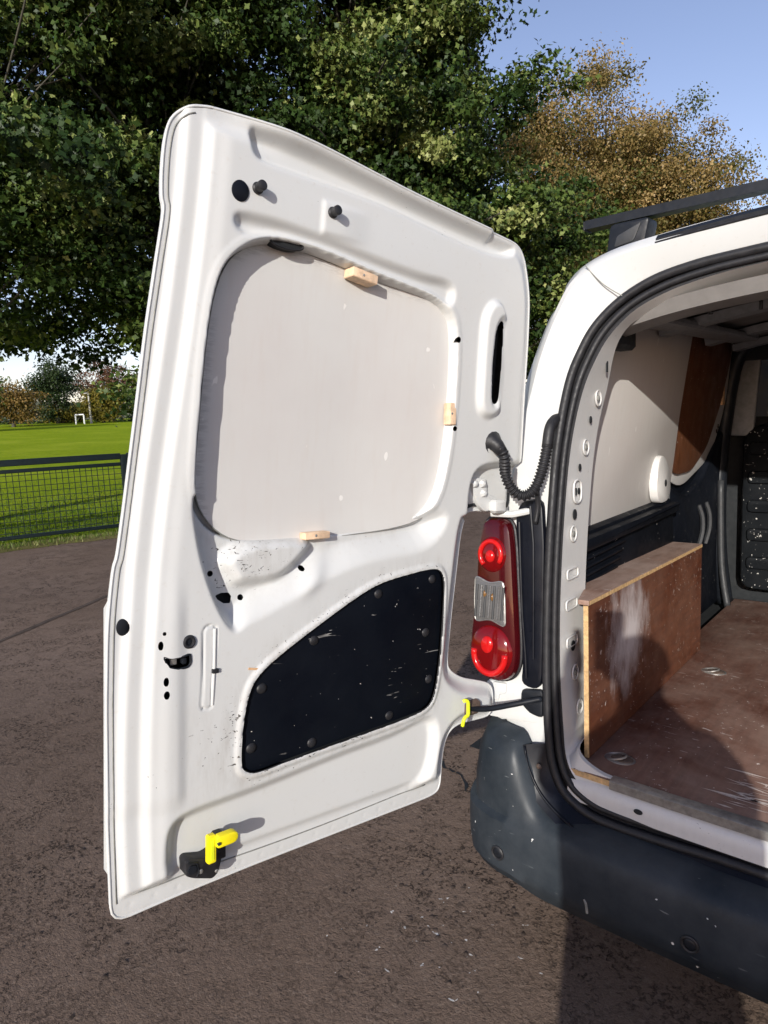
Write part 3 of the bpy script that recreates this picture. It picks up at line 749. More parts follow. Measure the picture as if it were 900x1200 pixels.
# presses and holes down the left frame flange (flange face lies at about x=-0.6)
def flx(z): return float(np.interp(z, [0.59, 0.67, 0.81, 0.97, 1.18, 1.34, 1.46, 1.54, 1.6], [-0.568, -0.580, -0.594, -0.600, -0.599, -0.594, -0.577, -0.55, -0.517]))+0.002
def fly(z): return float(rear(-0.6, z)[1])+0.004
for z, dy, kind in ((1.445, 0.09, 'r'), (1.393, 0.07, 'h'), (1.326, 0.075, 'r'), (1.279, 0.05, 'h'), (1.221, 0.05, 'p'), (1.166, 0.045, 'H'), (1.119, 0.045, 'r'), (1.022, 0.05, 's'), (0.947, 0.05, 's'), (0.855, 0.055, 's'), (0.842, 0.06, 'H'), (0.774, 0.07, 'r'), (0.685, 0.085, 'r'), (1.52, 0.07, 't')):
    x = flx(z)+0.003; y = fly(z)+dy; f = lambda a, b, c: np.array([x+c, y+a, z+b])
    if kind == 'r':
        mk('pressing', *tube([f(0.016*cos(a), 0.019*sin(a), 0.0005) for a in np.linspace(0, 2*pi, 20)[:-1]], 0.0022, 6, closed=True), M['white_in'], van)
        mk('pressing', *dome(f(0, 0, 0.0), (0, 1, 0), (0, 0, 1), (1, 0, 0), 0.007, 0.008, 0.004, 3, 14), M['seam'], van)
    elif kind in 'hH':
        k = 0.007 if kind == 'h' else 0.0105
        mk('drain_hole', *slab(ell(0, 0, k, k*1.25, 16), 0, 0.0022, 0.0008, f), M['dark'], van)
    elif kind == 's':
        mk('pressing', *tube([np.array(f(q[0], q[1], 0.001)) for q in roundpoly([(-0.03, -0.012), (0.03, -0.012), (0.03, 0.012), (-0.03, 0.012)], 0.008)], 0.0024, 6, closed=True), M['white_in'], van)
    elif kind == 'p':
        mk('pressing', *tube([np.array(f(q[0], q[1], 0.001)) for q in roundpoly([(-0.022, -0.028), (0.022, -0.028), (0.022, 0.028), (-0.022, 0.028)], 0.02)], 0.0026, 6, closed=True), M['white_in'], van)
        mk('drain_hole', *slab([(-0.010, -0.009), (-0.006, -0.009), (-0.006, 0.009), (-0.010, 0.009)], 0, 0.002, 0, f), M['dark'], van)
        mk('drain_hole', *slab(ell(0.008, 0, 0.007, 0.008, 14), 0, 0.002, 0.0005, f), M['dark'], van)
    else:
        mk('drain_hole', *slab([(-0.004, -0.014), (0.004, -0.014), (0.004, 0.014), (-0.004, 0.014)], 0, 0.003, 0, f), M['dark'], van)

# ------------------------------------------------------------------ load bay
XW = -0.66
# floor of brown ply, raw front edge, worn aluminium strip
f = lambda a, b, c: np.array([a, b, c])
fl_poly = [(-0.575, -0.030), (0.0, -0.046), (0.575, -0.030), (0.575, 0.14), (0.60, 0.20), (0.60, 1.74), (-0.60, 1.74), (-0.60, 0.20), (-0.575, 0.14)]
mk('ply_floor', *slab(fl_poly, 0.556, 0.570, 0.001, f), M['plyfloor'], van, sharp=30)
mk('floor_edge', *loft([[(x, -0.0335-0.016*(1-(x/0.575)**2), 0.5565) for x in np.linspace(-0.572, 0.572, 30)], [(x, -0.0315-0.016*(1-(x/0.575)**2), 0.5695) for x in np.linspace(-0.572, 0.572, 30)]]), M['plyedge'], van)
mk('edge_strip', *loft([[(x, y0-0.016*(1-(x/0.575)**2), z0) for x in np.linspace(-0.46, 0.57, 30)] for y0, z0 in ((-0.037, 0.552), (-0.0365, 0.5715), (-0.033, 0.5735), (-0.008, 0.5735), (-0.007, 0.5715))]), M['galv'], van)
V = [(-0.86, -0.01, 0.53), (0.86, -0.01, 0.53), (0.86, 1.9, 0.53), (-0.86, 1.9, 0.53)]
mk('underfloor', V, [(0, 1, 2, 3)], M['dark'], van)
# sill
sl = [(-0.020, 0.556), (-0.034, 0.549), (-0.044, 0.535), (-0.046, 0.515), (-0.047, 0.500)]
rows = [[(x, y-0.012*(1-(x/0.6)**2), z) for x in np.linspace(-0.56, 0.56, 40)] for y, z in sl]
Vs, Fs = loft(rows); mk('sill', Vs, Fs, M['white_in'], van, attrs={'wear': np.full(len(Vs), 0.2)})
for x in (-0.39, 0.39):
    mk('drain_hole', *slab(ell(x, 0.526, 0.010, 0.006, 16), -0.0530, -0.0545, 0, lambda a, b, c: np.array([a, c, b])), M['dark'], van)
# lashing eyes sunk in the floor
for cx, cy in ((-0.478, 0.075), (-0.445, 0.79), (-0.30, 1.60)):
    mk('lashing_recess', *slab(ell(cx, cy, 0.036, 0.028, 22), 0.5685, 0.5712, 0.0005, f), M['galv'], van)
    mk('lashing_hole', *slab(ell(cx+0.004, cy, 0.027, 0.019, 20), 0.5705, 0.5722, 0.0003, f), M['brownmetal'], van)
    mk('lashing_ring', *tube([(cx-0.012+0.026*cos(a), cy+0.019*sin(a), 0.574+0.006*cos(a)) for a in np.linspace(0, 2*pi, 22)[:-1]], 0.0028, 6, closed=True), M['galv'], van)
# splintered pale scratches worn into the floor
g = np.random.default_rng(60); P = []
for k in range(110):
    cx = g.uniform(-0.24, 0.2); cy = g.normal()*0.055+0.08; L = g.uniform(0.02, 0.12); a = g.normal()*0.22-0.05; wd_ = g.uniform(0.0010, 0.0048)
    d = np.array([cos(a), sin(a)]); nn = np.array([-d[1], d[0]])*wd_; c = np.array([cx, cy])
    q = [c-d*L/2, c+nn, c+d*L/2, c-nn]
    P.append(([(*p, 0.5712) for p in q], [(0, 1, 2, 3)]))
o = mk('splinters', *join(*P), plain('bare_wood', (0.62, 0.53, 0.46), 0.7, 0.2, 90), van, smooth=False); o['kind'] = 'stuff'
# ply box over the wheel arch: side, top, rear end
bx0, bx1, by0, by1, bz = -0.597, -0.54, 0.035, 0.985, 0.955
def slant(y): return bz-0.022*(y-by0)
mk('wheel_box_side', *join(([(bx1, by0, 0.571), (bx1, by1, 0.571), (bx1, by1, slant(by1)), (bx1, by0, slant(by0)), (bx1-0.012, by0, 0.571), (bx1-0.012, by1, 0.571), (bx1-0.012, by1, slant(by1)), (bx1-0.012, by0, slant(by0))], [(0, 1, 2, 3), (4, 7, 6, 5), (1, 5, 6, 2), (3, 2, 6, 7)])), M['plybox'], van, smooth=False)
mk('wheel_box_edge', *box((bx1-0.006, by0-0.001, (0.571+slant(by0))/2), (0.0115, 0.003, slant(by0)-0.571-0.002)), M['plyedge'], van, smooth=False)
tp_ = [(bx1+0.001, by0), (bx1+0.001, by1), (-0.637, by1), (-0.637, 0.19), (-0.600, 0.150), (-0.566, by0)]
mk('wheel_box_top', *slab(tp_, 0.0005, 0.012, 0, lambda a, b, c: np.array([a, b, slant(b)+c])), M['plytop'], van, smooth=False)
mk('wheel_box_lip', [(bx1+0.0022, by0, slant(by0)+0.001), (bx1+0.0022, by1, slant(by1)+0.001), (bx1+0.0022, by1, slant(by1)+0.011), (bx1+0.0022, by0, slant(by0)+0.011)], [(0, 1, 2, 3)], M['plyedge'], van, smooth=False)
# left wall: body inner panel, pale board, black wheel arch trim
def wall(name, pts, x0, x1, mat, bev=0.002, rnd=0.0, **k):
    P = roundpoly(pts, rnd, 5) if rnd else pts
    return mk(name, *slab(P, x0, x1, bev, lambda a, b, c: np.array([c, a, b])), mat, van, **k)
mk('inner_wall', [(-0.70, 0.17, 0.55), (-0.70, 1.9, 0.55), (-0.70, 1.9, 1.35), (-0.70, 0.17, 1.35), (-0.635, 1.9, 1.72), (-0.635, 0.19, 1.72)], [(0, 1, 2, 3), (3, 2, 4, 5)], M['trimblack'], van, smooth=False)
mk('inner_wall', [(0.70, 0.17, 0.55), (0.70, 1.9, 0.55), (0.70, 1.9, 1.35), (0.70, 0.17, 1.35), (0.56, 1.9, 1.70), (0.56, 0.19, 1.70)], [(3, 2, 1, 0), (5, 4, 2, 3)], M['white_in'], van, smooth=False)
# board leans in slightly at the top, like the side it lines
def lean_wall(name, pts, x0, th, mat, rnd, bev=0.002):
    P = roundpoly(pts, rnd, 5)
    fn = lambda a, b, c: np.array([x0+c+0.10*(b-1.10), a, b])
    return mk(name, *slab(P, 0, th, bev, fn), mat, van)
lean_wall('wall_board', [(0.16, 1.06), (1.00, 1.04), (1.03, 1.20), (1.04, 1.40), (1.09, 1.70), (0.16, 1.70)], -0.668, 0.006, M['wallboard'], 0.05)
wall('arch_trim', [(0.12, 0.56), (1.02, 0.56), (1.00, 1.00), (0.99, 1.105), (0.12, 1.095)], -0.69, -0.635, M['trimblack'], 0.018, 0.03)
wall('arch_trim_shelf', [(0.12, 1.045), (0.985, 1.055), (0.985, 1.090), (0.12, 1.082)], -0.64, -0.612, M['trimblack'], 0.010, 0.008)
for k in range(4): wall('vent_slot', [(0.15, 1.020-0.022*k), (0.50-0.02*k, 1.028-0.022*k), (0.50-0.02*k, 1.036-0.022*k), (0.15, 1.028-0.022*k)], -0.636, -0.622, M['trimblack'], 0.003)
wall('seat_belt_tab', [(0.80, 1.10), (0.92, 1.10), (0.94, 1.16), (0.90, 1.24), (0.83, 1.27), (0.79, 1.20)], -0.655, -0.628, M['white_in'], 0.006, 0.05)
mk('tab_hole', *slab(ell(0.875, 1.165, 0.011, 0.012, 16), -0.628, -0.6265, 0.0004, lambda a, b, c: np.array([c, a, b])), M['dark'], van)
# sliding door: white frame round a brown ply window blank, black lower trim
lean_wall('side_door_frame', [(1.02, 1.17), (1.22, 1.11), (1.58, 1.20), (1.70, 1.34), (1.76, 1.55), (1.74, 1.72), (1.05, 1.72)], -0.690, 0.006, M['white_in'], 0.09)
lean_wall('ply_window_blank', [(0.98, 1.24), (1.10, 1.17), (1.30, 1.17), (1.48, 1.25), (1.61, 1.42), (1.69, 1.62), (1.65, 1.69), (1.0, 1.69)], -0.678, 0.006, M['plydark'], 0.05)
mk('timber_clip', *box((-0.652, 1.665, 1.46), (0.02, 0.035, 0.085), 0.002), M['wood'], van)
for yy, zz in ((1.70, 1.57), (1.695, 1.54), (1.62, 1.33), (1.60, 1.31)):
    mk('drain_hole', *slab(ell(yy, zz, 0.008, 0.009, 12), -0.652, -0.650, 0, lambda a, b, c: np.array([c, a, b])), M['dark'], van)
wall('side_door_trim', [(1.00, 0.56), (1.78, 0.56), (1.78, 1.34), (1.60, 1.25), (1.44, 1.13), (1.22, 1.08), (1.02, 1.14)], -0.69, -0.655, M['trimblack'], 0.015, 0.05)
for yy in (1.36, 1.46):
    mk('grab_slot', *tube(smooth_path([(-0.652, yy, 0.86), (-0.640, yy+0.01, 0.92), (-0.640, yy+0.01, 0.98), (-0.652, yy, 1.03)], 4), 0.009, 6), M['darkgrey'], van)
mk('door_pillar', *tube(smooth_path([(-0.63, 1.70, 0.56), (-0.655, 1.68, 0.80), (-0.665, 1.70, 1.10), (-0.66, 1.76, 1.35), (-0.62, 1.76, 1.60), (-0.54, 1.74, 1.70)], 5), 0.034, 8), M['bar'], van, sharp=None)
mk('pillar_cover', *tube(smooth_path([(-0.60, 1.62, 0.56), (-0.632, 1.64, 0.75), (-0.645, 1.655, 1.10)], 5), 0.014, 6), M['darkgrey'], van, sharp=None)
# bulkhead: lower black ribbed panel, pale upper side panels, mesh window
YB = 1.80
def bulk(name, pts, y0, y1, mat, bev=0.01, rnd=0.03):
    return mk(name, *slab(roundpoly(pts, rnd, 4), y0, y1, bev, lambda a, b, c: np.array([a, c, b])), mat, van)
mk('bulkhead_back', [(-0.75, 1.93, 0.5), (0.75, 1.93, 0.5), (0.75, 1.93, 1.36), (-0.75, 1.93, 1.36)], [(0, 1, 2, 3)], M['dark'], van)
bulk('bulkhead_panel', [(-0.60, 0.60), (0.60, 0.60), (0.60, 1.30), (0.50, 1.34), (-0.50, 1.34), (-0.60, 1.30)], 1.90, YB, M['bulk'], 0.03, 0.06)
for k in range(5):
    z = 0.70+0.125*k
    bulk('bulkhead_rib', [(-0.57, z), (0.57, z), (0.57, z+0.055), (-0.57, z+0.055)], YB+0.02, YB-0.022, M['bulk'], 0.012, 0.02)
for x in (-0.44, 0.0, 0.44): bulk('bulkhead_rib', [(x-0.02, 0.64), (x+0.02, 0.64), (x+0.02, 1.28), (x-0.02, 1.28)], YB+0.02, YB-0.012, M['bulk'], 0.008, 0.01)
bulk('bulkhead_pillar_panel', [(-0.66, 1.28), (-0.56, 1.28), (-0.535, 1.62), (-0.62, 1.62)], 1.84, 1.815, M['greytab'], 0.008, 0.03)
bulk('bulkhead_header', [(-0.66, 1.60), (0.66, 1.60), (0.66, 1.72), (-0.66, 1.72)], 1.87, 1.80, M['dark'], 0.01, 0.02)
for k in range(16): mk('guard_bar', *tube([(-0.50+0.066*k, 1.83, 1.33), (-0.50+0.066*k, 1.83, 1.61)], 0.004, 6), M['bar'], van)
# roof lining, cross rails, grab rail
mk('roof_lining', *loft([[(x, y, 1.722-0.06*(x/0.6)**2+0.0*y) for x in np.linspace(-0.60, 0.60, 14)] for y in (0.22, 1.9)]), plain('grey_roof_panel', (0.16, 0.155, 0.15), 0.6, 0.2, 8), van)
mk('roof_header', *loft([[(x, y, z-0.055*(x/0.6)**2-0.02*(x/0.6)**6) for x in np.linspace(-0.60, 0.60, 22)] for y, z in ((0.165, 1.685), (0.19, 1.655), (0.26, 1.648), (0.30, 1.66), (0.31, 1.705))]), plain('shade_grey_header', (0.24, 0.23, 0.22), 0.55, 0.2, 10), van)  # header colour greyed to carry the shade behind the roof lip
for x, yy in ((-0.46, 0.20), (-0.34, 0.27), (-0.24, 0.29)): mk('drain_hole', *box((x, yy, 1.635), (0.006, 0.012, 0.022)), M['dark'], van)
for y in (0.75, 1.25, 1.65):
    mk('roof_bow', *loft([[(x, y+dy, z-0.06*(x/0.6)**2) for x in np.linspace(-0.60, 0.60, 14)] for dy, z in ((-0.05, 1.715), (-0.035, 1.692), (0.035, 1.692), (0.05, 1.715))]), M['greytab'], van)
mk('roof_shelf', *box((-0.53, 0.90, 1.655), (0.10, 0.95, 0.022), 0.006, [[cos(-.05), -sin(-.05), 0], [sin(-.05), cos(-.05), 0], [0, 0, 1]]), M['greytab'], van)
mk('roof_corner_filler', *box((-0.56, 0.27, 1.60), (0.05, 0.14, 0.07), 0.01), M['dark'], van)

# ------------------------------------------------------------------ roof bar, roof edge trim
rb = mk('roof_bar', *slab(roundpoly([(-0.700, 1.908), (0.700, 1.908), (0.700, 1.931), (-0.700, 1.931)], 0.006, 3), 0.395, 0.445, 0.006, lambda a, b, c: np.array([a, c, b])), M['bar'], van)
mk('bar_groove', *box((0, 0.42, 1.9325), (1.39, 0.012, 0.002)), M['dark'], rb)
mk('end_cap', *box((-0.702, 0.42, 1.9185), (0.006, 0.046, 0.024), 0.002), M['rubber'], rb)
for s_ in (1, -1):
    mk('bar_foot', *slab(roundpoly([(-0.640*s_, 1.785), (-0.605*s_, 1.80), (-0.535*s_, 1.835), (-0.520*s_, 1.905), (-0.625*s_, 1.905), (-0.632*s_, 1.86)], 0.012, 3), 0.45, 0.385, 0.008, lambda a, b, c: np.array([a, c, b])), M['bar'], rb)
    mk('foot_cover', *slab(roundpoly([(-0.612*s_, 1.842), (-0.560*s_, 1.850), (-0.540*s_, 1.895), (-0.605*s_, 1.870)], 0.006, 3), 0.388, 0.381, 0.002, lambda a, b, c: np.array([a, c, b])), M['darkgrey'], rb)
rt = [(x, 0.145+0.01*(1-(x/0.42)**2), 1.803-0.022*(x/0.42)**2) for x in np.linspace(-0.42, 0.42, 20)]
rows = [[np.array(p)+np.array(d) for p in rt] for d in ((0.03, 0, -0.012), (0, 0, -0.012)[0:3], (-0.0, -0.012, -0.010), (0, -0.014, 0.006), (0, 0.0, 0.014), (0, 0.03, 0.014))]
rows = [[np.array(p)+np.array(d) for p in rt] for d in ((0, 0.0, -0.014), (0, -0.014, -0.012), (0, -0.016, 0.004), (0, -0.004, 0.013), (0, 0.035, 0.014))]
mk('roof_edge_trim', *loft(rows), M['bar'], van)
mk('roof_trim_lip', *tube([np.array(p)+np.array([0, -0.020, -0.006]) for p in rt], 0.003, 6), M['rubber'], van)
# ------------------------------------------------------------------ rear bumper
half = [(-0.885, 0.55), (-0.880, 0.30), (-0.866, 0.10), (-0.845, -0.02), (-0.805, -0.095), (-0.74, -0.130), (-0.66, -0.143), (-0.5, -0.150), (-0.25, -0.154), (0, -0.155)]
path = smooth_path(half+[(-x, y) for x, y in reversed(half[:-1])], 7)
prof_c = [(0.12, 0.245), (0.05, 0.250), (0.020, 0.268), (0.016, 0.288), (0.004, 0.296), (0.0, 0.33), (0.001, 0.37), (0.005, 0.405), (0.013, 0.432), (0.024, 0.450), (0.044, 0.462), (0.085, 0.470), (0.10, 0.468)]
prof_h = [(0.12, 0.255), (0.05, 0.262), (0.020, 0.282), (0.016, 0.300), (0.004, 0.308), (0.0, 0.345), (0.0, 0.40), (0.002, 0.436), (0.018, 0.446), (0.020, 0.50), (0.032, 0.575), (0.052, 0.622), (0.10, 0.640)]
rows = []
N = len(path)
for i, p in enumerate(path):
    t = path[min(i+1, N-1)]-path[max(i-1, 0)]; t /= np.linalg.norm(t); n_ = np.array([-t[1], t[0]])
    hw = float(ss(0.585, 0.69, abs(p[0])))
    row = []
    for (oc, zc), (oh, zh) in zip(prof_c, prof_h):
        o_ = oc*(1-hw)+oh*hw; z_ = zc*(1-hw)+zh*hw; row.append(np.array([p[0]+n_[0]*o_, p[1]+n_[1]*o_, z_]))
    rows.append(row)
bumper = mk('rear_bumper', *loft(rows), M['bumper'], van, sharp=50)
def sensor(x, z):
    i = int(np.argmin([abs(p[0]-x)+(10 if p[1] > 0.1 else 0) for p in path])); p = path[i]; t = path[i+1]-path[i-1]; t /= np.linalg.norm(t)
    n_ = np.array([-t[1], t[0], 0]); c = np.array([p[0], p[1], z])-n_*0.0015
    mk('sensor_ring', *tube([c+np.array([t[0], t[1], 0])*0.0155*cos(a)+np.array([0, 0, 1])*0.0155*sin(a) for a in np.linspace(0, 2*pi, 25)[:-1]], 0.0032, 6, closed=True), M['rubber'], bumper)
    mk('parking_sensor', *dome(c, (t[0], t[1], 0), (0, 0, 1), -n_, 0.0125, 0.0125, 0.003, 3, 18), M['bar'], bumper)
for x in (-0.70, -0.25, 0.25, 0.70): sensor(x, 0.352 if abs(x) > 0.5 else 0.34)
# tow-eye cover outline and a scar on the bumper face
mk('scar', *tube(smooth_path([(-0.475, -0.149, 0.335), (-0.47, -0.151, 0.325), (-0.468, -0.150, 0.305)], 3), 0.003, 5), M['seam'], bumper)
# black filler between seal and bumper
low = [p for p in RO if p[1] < 0.66]
f1 = [rear(x, z, -0.002) for x, z in RO]
rows = []
idx = [i for i, (x, z) in enumerate(RO) if z < 0.640]
# order left-top -> bottom -> right-top
left = [i for i in idx if RO[i][0] < 0]; right = [i for i in idx if RO[i][0] >= 0]
order = sorted(left, key=lambda i: -RO[i][1] if RO[i][0] < -0.5 else RO[i][0]+1) + sorted(right, key=lambda i: RO[i][0] if RO[i][0] < 0.5 else RO[i][1]+0.5)
A_ = [rear(*RO[i], -0.004) for i in order]
B_ = []; C_ = []
for p in A_:
    k = float(ss(0.50, 0.62, abs(p[0]))); sx = np.sign(p[0])
    B_.append(p+np.array([sx*0.030*k, -0.022, -0.012*(1-k)])); C_.append(p+np.array([sx*0.075*k, -0.040-0.02*(1-k), -0.045*(1-k)-0.01*k]))
mk('bumper_filler', *loft([A_, B_, C_]), M['gloss'], van, sharp=None)
mk('filler_rib', *tube([p*0.55+q*0.45+np.array([0, -0.006, 0]) for p, q in zip(B_, C_)], 0.003, 6), M['gloss'], van, sharp=None)
mk('clip_stud', *dome((-0.618, -0.078, 0.575), (1, 0, 0), (0, 0, 1), (0, -1, 0), 0.007, 0.007, 0.005, 3, 12), M['brownmetal'], van)

# ------------------------------------------------------------------ left tail light
def rearmap(w0): return lambda a, b, c: rear(a, b, w0-c)
LAMP = [(-799,1159),(-728,1156),(-716,1092),(-704,967),(-692,843),(-692,790),(-713,756),(-764,748),(-808,767),(-827,808),(-825,875),(-815,953),(-815,1062),(-807,1117)]
LAMP = [(x/1000, z/1000) for x, z in LAMP]
tl = mk('tail_light', *slab(roundpoly(LAMP, 0.03, 5), -0.04, 0.038, 0.014, rearmap(0.0)), M['lensdark'], van)
def axes_at(z):
    a = rear(-0.77, z+0.01)-rear(-0.77, z-0.01); a /= np.linalg.norm(a); return np.array([1.0, 0, 0]), a, np.cross(a, np.array([1.0, 0, 0]))*-1
def rdome(name, x, z, rx, rz, w, h, mat):
    ax, az, n_ = axes_at(z); n_ = -np.cross(ax, az)*-1; n_ = np.cross(ax, az)
    if n_[1] > 0: n_ = -n_
    return mk(name, *dome(rear(x, z, -w), ax, az, n_, rx, rz, h, 6, 28), mat, tl)
rdome('brake_lens', -0.768, 1.068, 0.041, 0.046, 0.034, 0.016, M['lensred'])
rdome('fog_lens', -0.762, 0.825, 0.062, 0.068, 0.033, 0.020, M['lensred'])
def arc(name, x, z, r0, w, a0, a1, mat, rr_):
    pts = [rear(x+r0*cos(a), z+r0*1.1*sin(a), -w) for a in np.linspace(a0, a1, 22)]
    mk(name, *tube(pts, rr_, 8), mat, tl, sharp=None)
arc('brake_ring', -0.768, 1.070, 0.030, 0.046, -0.6, pi+0.9, M['lensbright'], 0.0065)
rdome('brake_bulb', -0.768, 1.066, 0.014, 0.016, 0.047, 0.008, M['lensbright'])
arc('fog_ring', -0.760, 0.822, 0.044, 0.048, pi*0.95, 2*pi+0.1, M['lensbright'], 0.0085)
rdome('fog_bulb', -0.766, 0.845, 0.018, 0.022, 0.050, 0.008, M['lensbright'])
RV = [(-0.812, 1.012), (-0.770, 0.996), (-0.732, 1.006), (-0.726, 0.955), (-0.722, 0.893), (-0.765, 0.908), (-0.808, 0.897), (-0.812, 0.955)]
mk('reverse_lens', *slab(roundpoly(RV, 0.012, 4), 0.030, 0.045, 0.004, rearmap(0.0)), M['lensclear'], tl)
mk('reverse_bezel', *tube([rear(p[0], p[1], -0.041) for p in roundpoly(RV, 0.012, 4)], 0.0028, 6, closed=True), M['galv'], tl)
for k in range(7):
    x0 = -0.806+0.0125*k
    mk('reverse_rib', *tube([rear(x0+0.004*t, 0.905+0.095*t-0.01*abs(k-3)/3*0, -0.0462) for t in np.linspace(0.06, 0.92, 6)], 0.0030, 6), M['lensclear'] if k % 2 else M['darkgrey'], tl)
for dx, dz in ((-0.012, 0.004), (0.010, -0.002)):
    rdome('amber_glint', -0.768+dx, 0.966+dz, 0.0048, 0.010, 0.0455, 0.005, M['lensamber'])  # amber glints painted as small coloured domes
mk('lamp_gasket', *tube([rear(p[0], p[1], -0.012) for p in inset(roundpoly(LAMP, 0.03, 5), -0.002)], 0.004, 6, closed=True), M['rubber'], tl)
# gloss black trim between lamp and seal
TR = [(-0.722, 1.160), (-0.712, 1.196), (-0.690, 1.205), (-0.652, 1.206), (-0.640, 1.10), (-0.636, 0.97), (-0.632, 0.763), (-0.648, 0.742), (-0.690, 0.750), (-0.686, 0.79), (-0.690, 0.85), (-0.702, 0.967), (-0.712, 1.09)]
mk('lamp_trim', *slab(roundpoly(TR, 0.02, 4), -0.03, 0.014, 0.006, rearmap(0.0)), M['gloss'], van)
mk('trim_bead', *tube([rear(x, z, -0.017) for x, z in ((-0.708, 1.15), (-0.700, 1.05), (-0.690, 0.93), (-0.676, 0.82), (-0.672, 0.77))], 0.003, 6), M['gloss'], van)
mk('trim_bead', *tube([rear(x, z, -0.017) for x, z in ((-0.680, 1.19), (-0.667, 1.10), (-0.660, 0.95), (-0.655, 0.82))], 0.003, 6), M['gloss'], van)

# ------------------------------------------------------------------ open rear door
def mmx(L): return [(u/1000, s/1000) for u, s in L]
OUT = mmx([(867,1288),(894,1279),(913,1259),(920,1233),(923,1191),(922,1140),(916,1131),(927,1039),(938,940),(951,785),(963,661),(974,570),(979,560),(984,519),(990,460),(992,325),(990,151),(983,-49),(857,-44),(710,-42),(507,-43),(313,-44),(237,-44),(216,-31),(216,36),(204,92),(168,113),(92,109),(45,108),(38,146),(46,188),(98,206),(159,223),(202,251),(209,275),(200,386),(180,578),(168,616),(135,631),(61,625),(2,620),(-10,642),(-1,753),(16,918),(26,1037),(39,1134),(65,1202),(100,1240),(192,1247),(327,1256),(446,1265),(552,1276),(648,1286),(734,1291),(798,1293),(838,1292)])
WIN = mmx([(855,689),(852,789),(847,915),(838,1005),(823,1056),(792,1091),(748,1116),(693,1123),(611,1118),(509,1104),(421,1095),(344,1087),(298,1068),(275,1031),(265,951),(259,841),(263,737),(279,666),(319,621),(406,598),(543,588),(681,584),(764,588),(810,605),(840,641)])
BOARD = mmx([(842,685),(836,821),(831,936),(822,1015),(803,1070),(767,1104),(715,1122),(604,1112),(502,1099),(389,1092),(302,1080),(266,1058),(250,1013),(245,939),(243,825),(247,716),(262,653),(300,618),(382,597),(517,587),(659,583),(748,585),(796,605),(828,643)])
POCK = mmx([(861,689),(851,616),(836,549),(813,486),(789,440),(771,421),(749,440),(714,448),(621,491),(498,532),(309,547),(258,583),(240,631),(316,652),(646,640),(804,659)])
BUMP = mmx([(803,557),(757,590),(647,594),(588,581),(626,540),(673,504),(727,502),(767,503),(779,520)])
LOW = mmx([(760,177),(757,249),(746,308),(727,340),(673,375),(577,426),(482,473),(426,490),(290,507),(260,497),(250,464),(254,316),(268,212),(291,183),(365,173),(527,164),(669,156),(728,150),(753,162)])
BAND = mmx([(898,-6),(900,79),(886,109),(852,120),(726,124),(529,141),(367,150),(278,171),(246,134),(253,34),(297,-12),(525,-12),(724,-12),(859,-12)])
VENT = mmx([(178,1105),(144,1104),(126,1071),(116,948),(114,870),(137,848),(172,850),(190,872),(198,977),(203,1069)])
SLOT = mmx([(150,1062),(138,1067),(130,1056),(124,949),(123,890),(135,878),(147,884),(157,965),(158,1037)])
HPOCK = mmx([(180,600),(183,669),(175,717),(146,739),(90,746),(-40,751),(-40,590)])
TOPL = mmx([(783,1263),(777,1239),(757,1234),(641,1233),(503,1230),(343,1213),(230,1203),(150,1206),(112,1222),(108,1413),(562,1413),(787,1413)])
STRIP = mmx([(812,1142),(721,1145),(631,1139),(490,1126),(377,1119),(318,1122),(290,1110),(298,1068),(344,1087),(421,1095),(509,1104),(611,1118),(693,1123),(748,1116),(800,1110)])
RODR = mmx([(833,440),(824,445),(809,441),(812,394),(817,295),(836,296)])
HOLES = dict(h1=(.268,1.008,.0065,.0065), h2=(.967,.457,.0096,.0140), h3=(.904,.441,.0032,.0036), h4=(.910,.421,.0045,.0080), h5=(.901,.358,.0045,.0081), h6=(.900,.335,.0050,.0074),
             h7=(.807,.531,.0055,.0056), h9=(.747,.482,.0056,.0058), h10=(.621,.528,.0055,.0058), h11=(.251,.818,.0070,.0056))
hpoly = [ell(*v, 18) for v in HOLES.values()]
hpoly.append([(.797,.490), (.792,.482), (.780,.474), (.767,.473), (.765,.486), (.770,.493), (.785,.494)])          # pull-handle slot
hpoly.append([(.905,.402), (.898,.399), (.892,.397), (.870,.397), (.858,.400), (.857,.383), (.862,.377), (.880,.376), (.895,.381), (.902,.392)])   # latch opening
OUTR = roundpoly(OUT, 0.03, 5); WINR = roundpoly(WIN, 0.06, 4); LOWR = roundpoly(LOW, 0.05, 5)
rdoor = None
ST = 0.0030
uu = np.arange(-0.03, 1.0, ST); sv = np.arange(-0.075, 1.335, ST)
U, S = np.meshgrid(uu, sv); P = np.stack([U.ravel(), S.ravel()], 1)
sdo, cpo = polysdf(P, OUTR)
e = np.maximum(-sdo, 0)
u = P[:, 0]; s = P[:, 1]
pf = np.polyfit([-.05, .1, .3, .5, .65, .8, .94, 1.04, 1.15, 1.25], [.985, .990, .992, .985, .965, .950, .938, .928, .921, .915], 4)
eL = np.maximum(np.polyval(pf, s)-u, 0)
pL = -0.024+0.009*ss(0.014, 0.030, eL)+0.011*ss(0.050, 0.070, eL)+0.004*ss(0.068, 0.10, eL)
pL = np.minimum(pL, np.where(s > 1.12, ss(0.70, 0.84, u)*ss(1.12, 1.2, s)*(-0.014+0.014*ss(0.016, 0.046, e)), 0.0))
eB = np.maximum(s+0.043, 0)
pB = -0.024+0.024*ss(0.028, 0.058, eB)
gen = np.where(s < 0.62, -0.024+0.024*ss(0.006, 0.040, e), -0.010+0.010*ss(0.003, 0.030, e))
W = np.minimum(np.minimum(pL, pB), np.where(u < 0.6, gen, -0.02+0.02*ss(0.004, 0.02, e)+0.0))
W = np.where((s > 1.1) & (u < 0.93), np.minimum(np.minimum(pL, pB), -0.002+0*gen), W) if False else W
top = ss(1.10, 1.20, s)
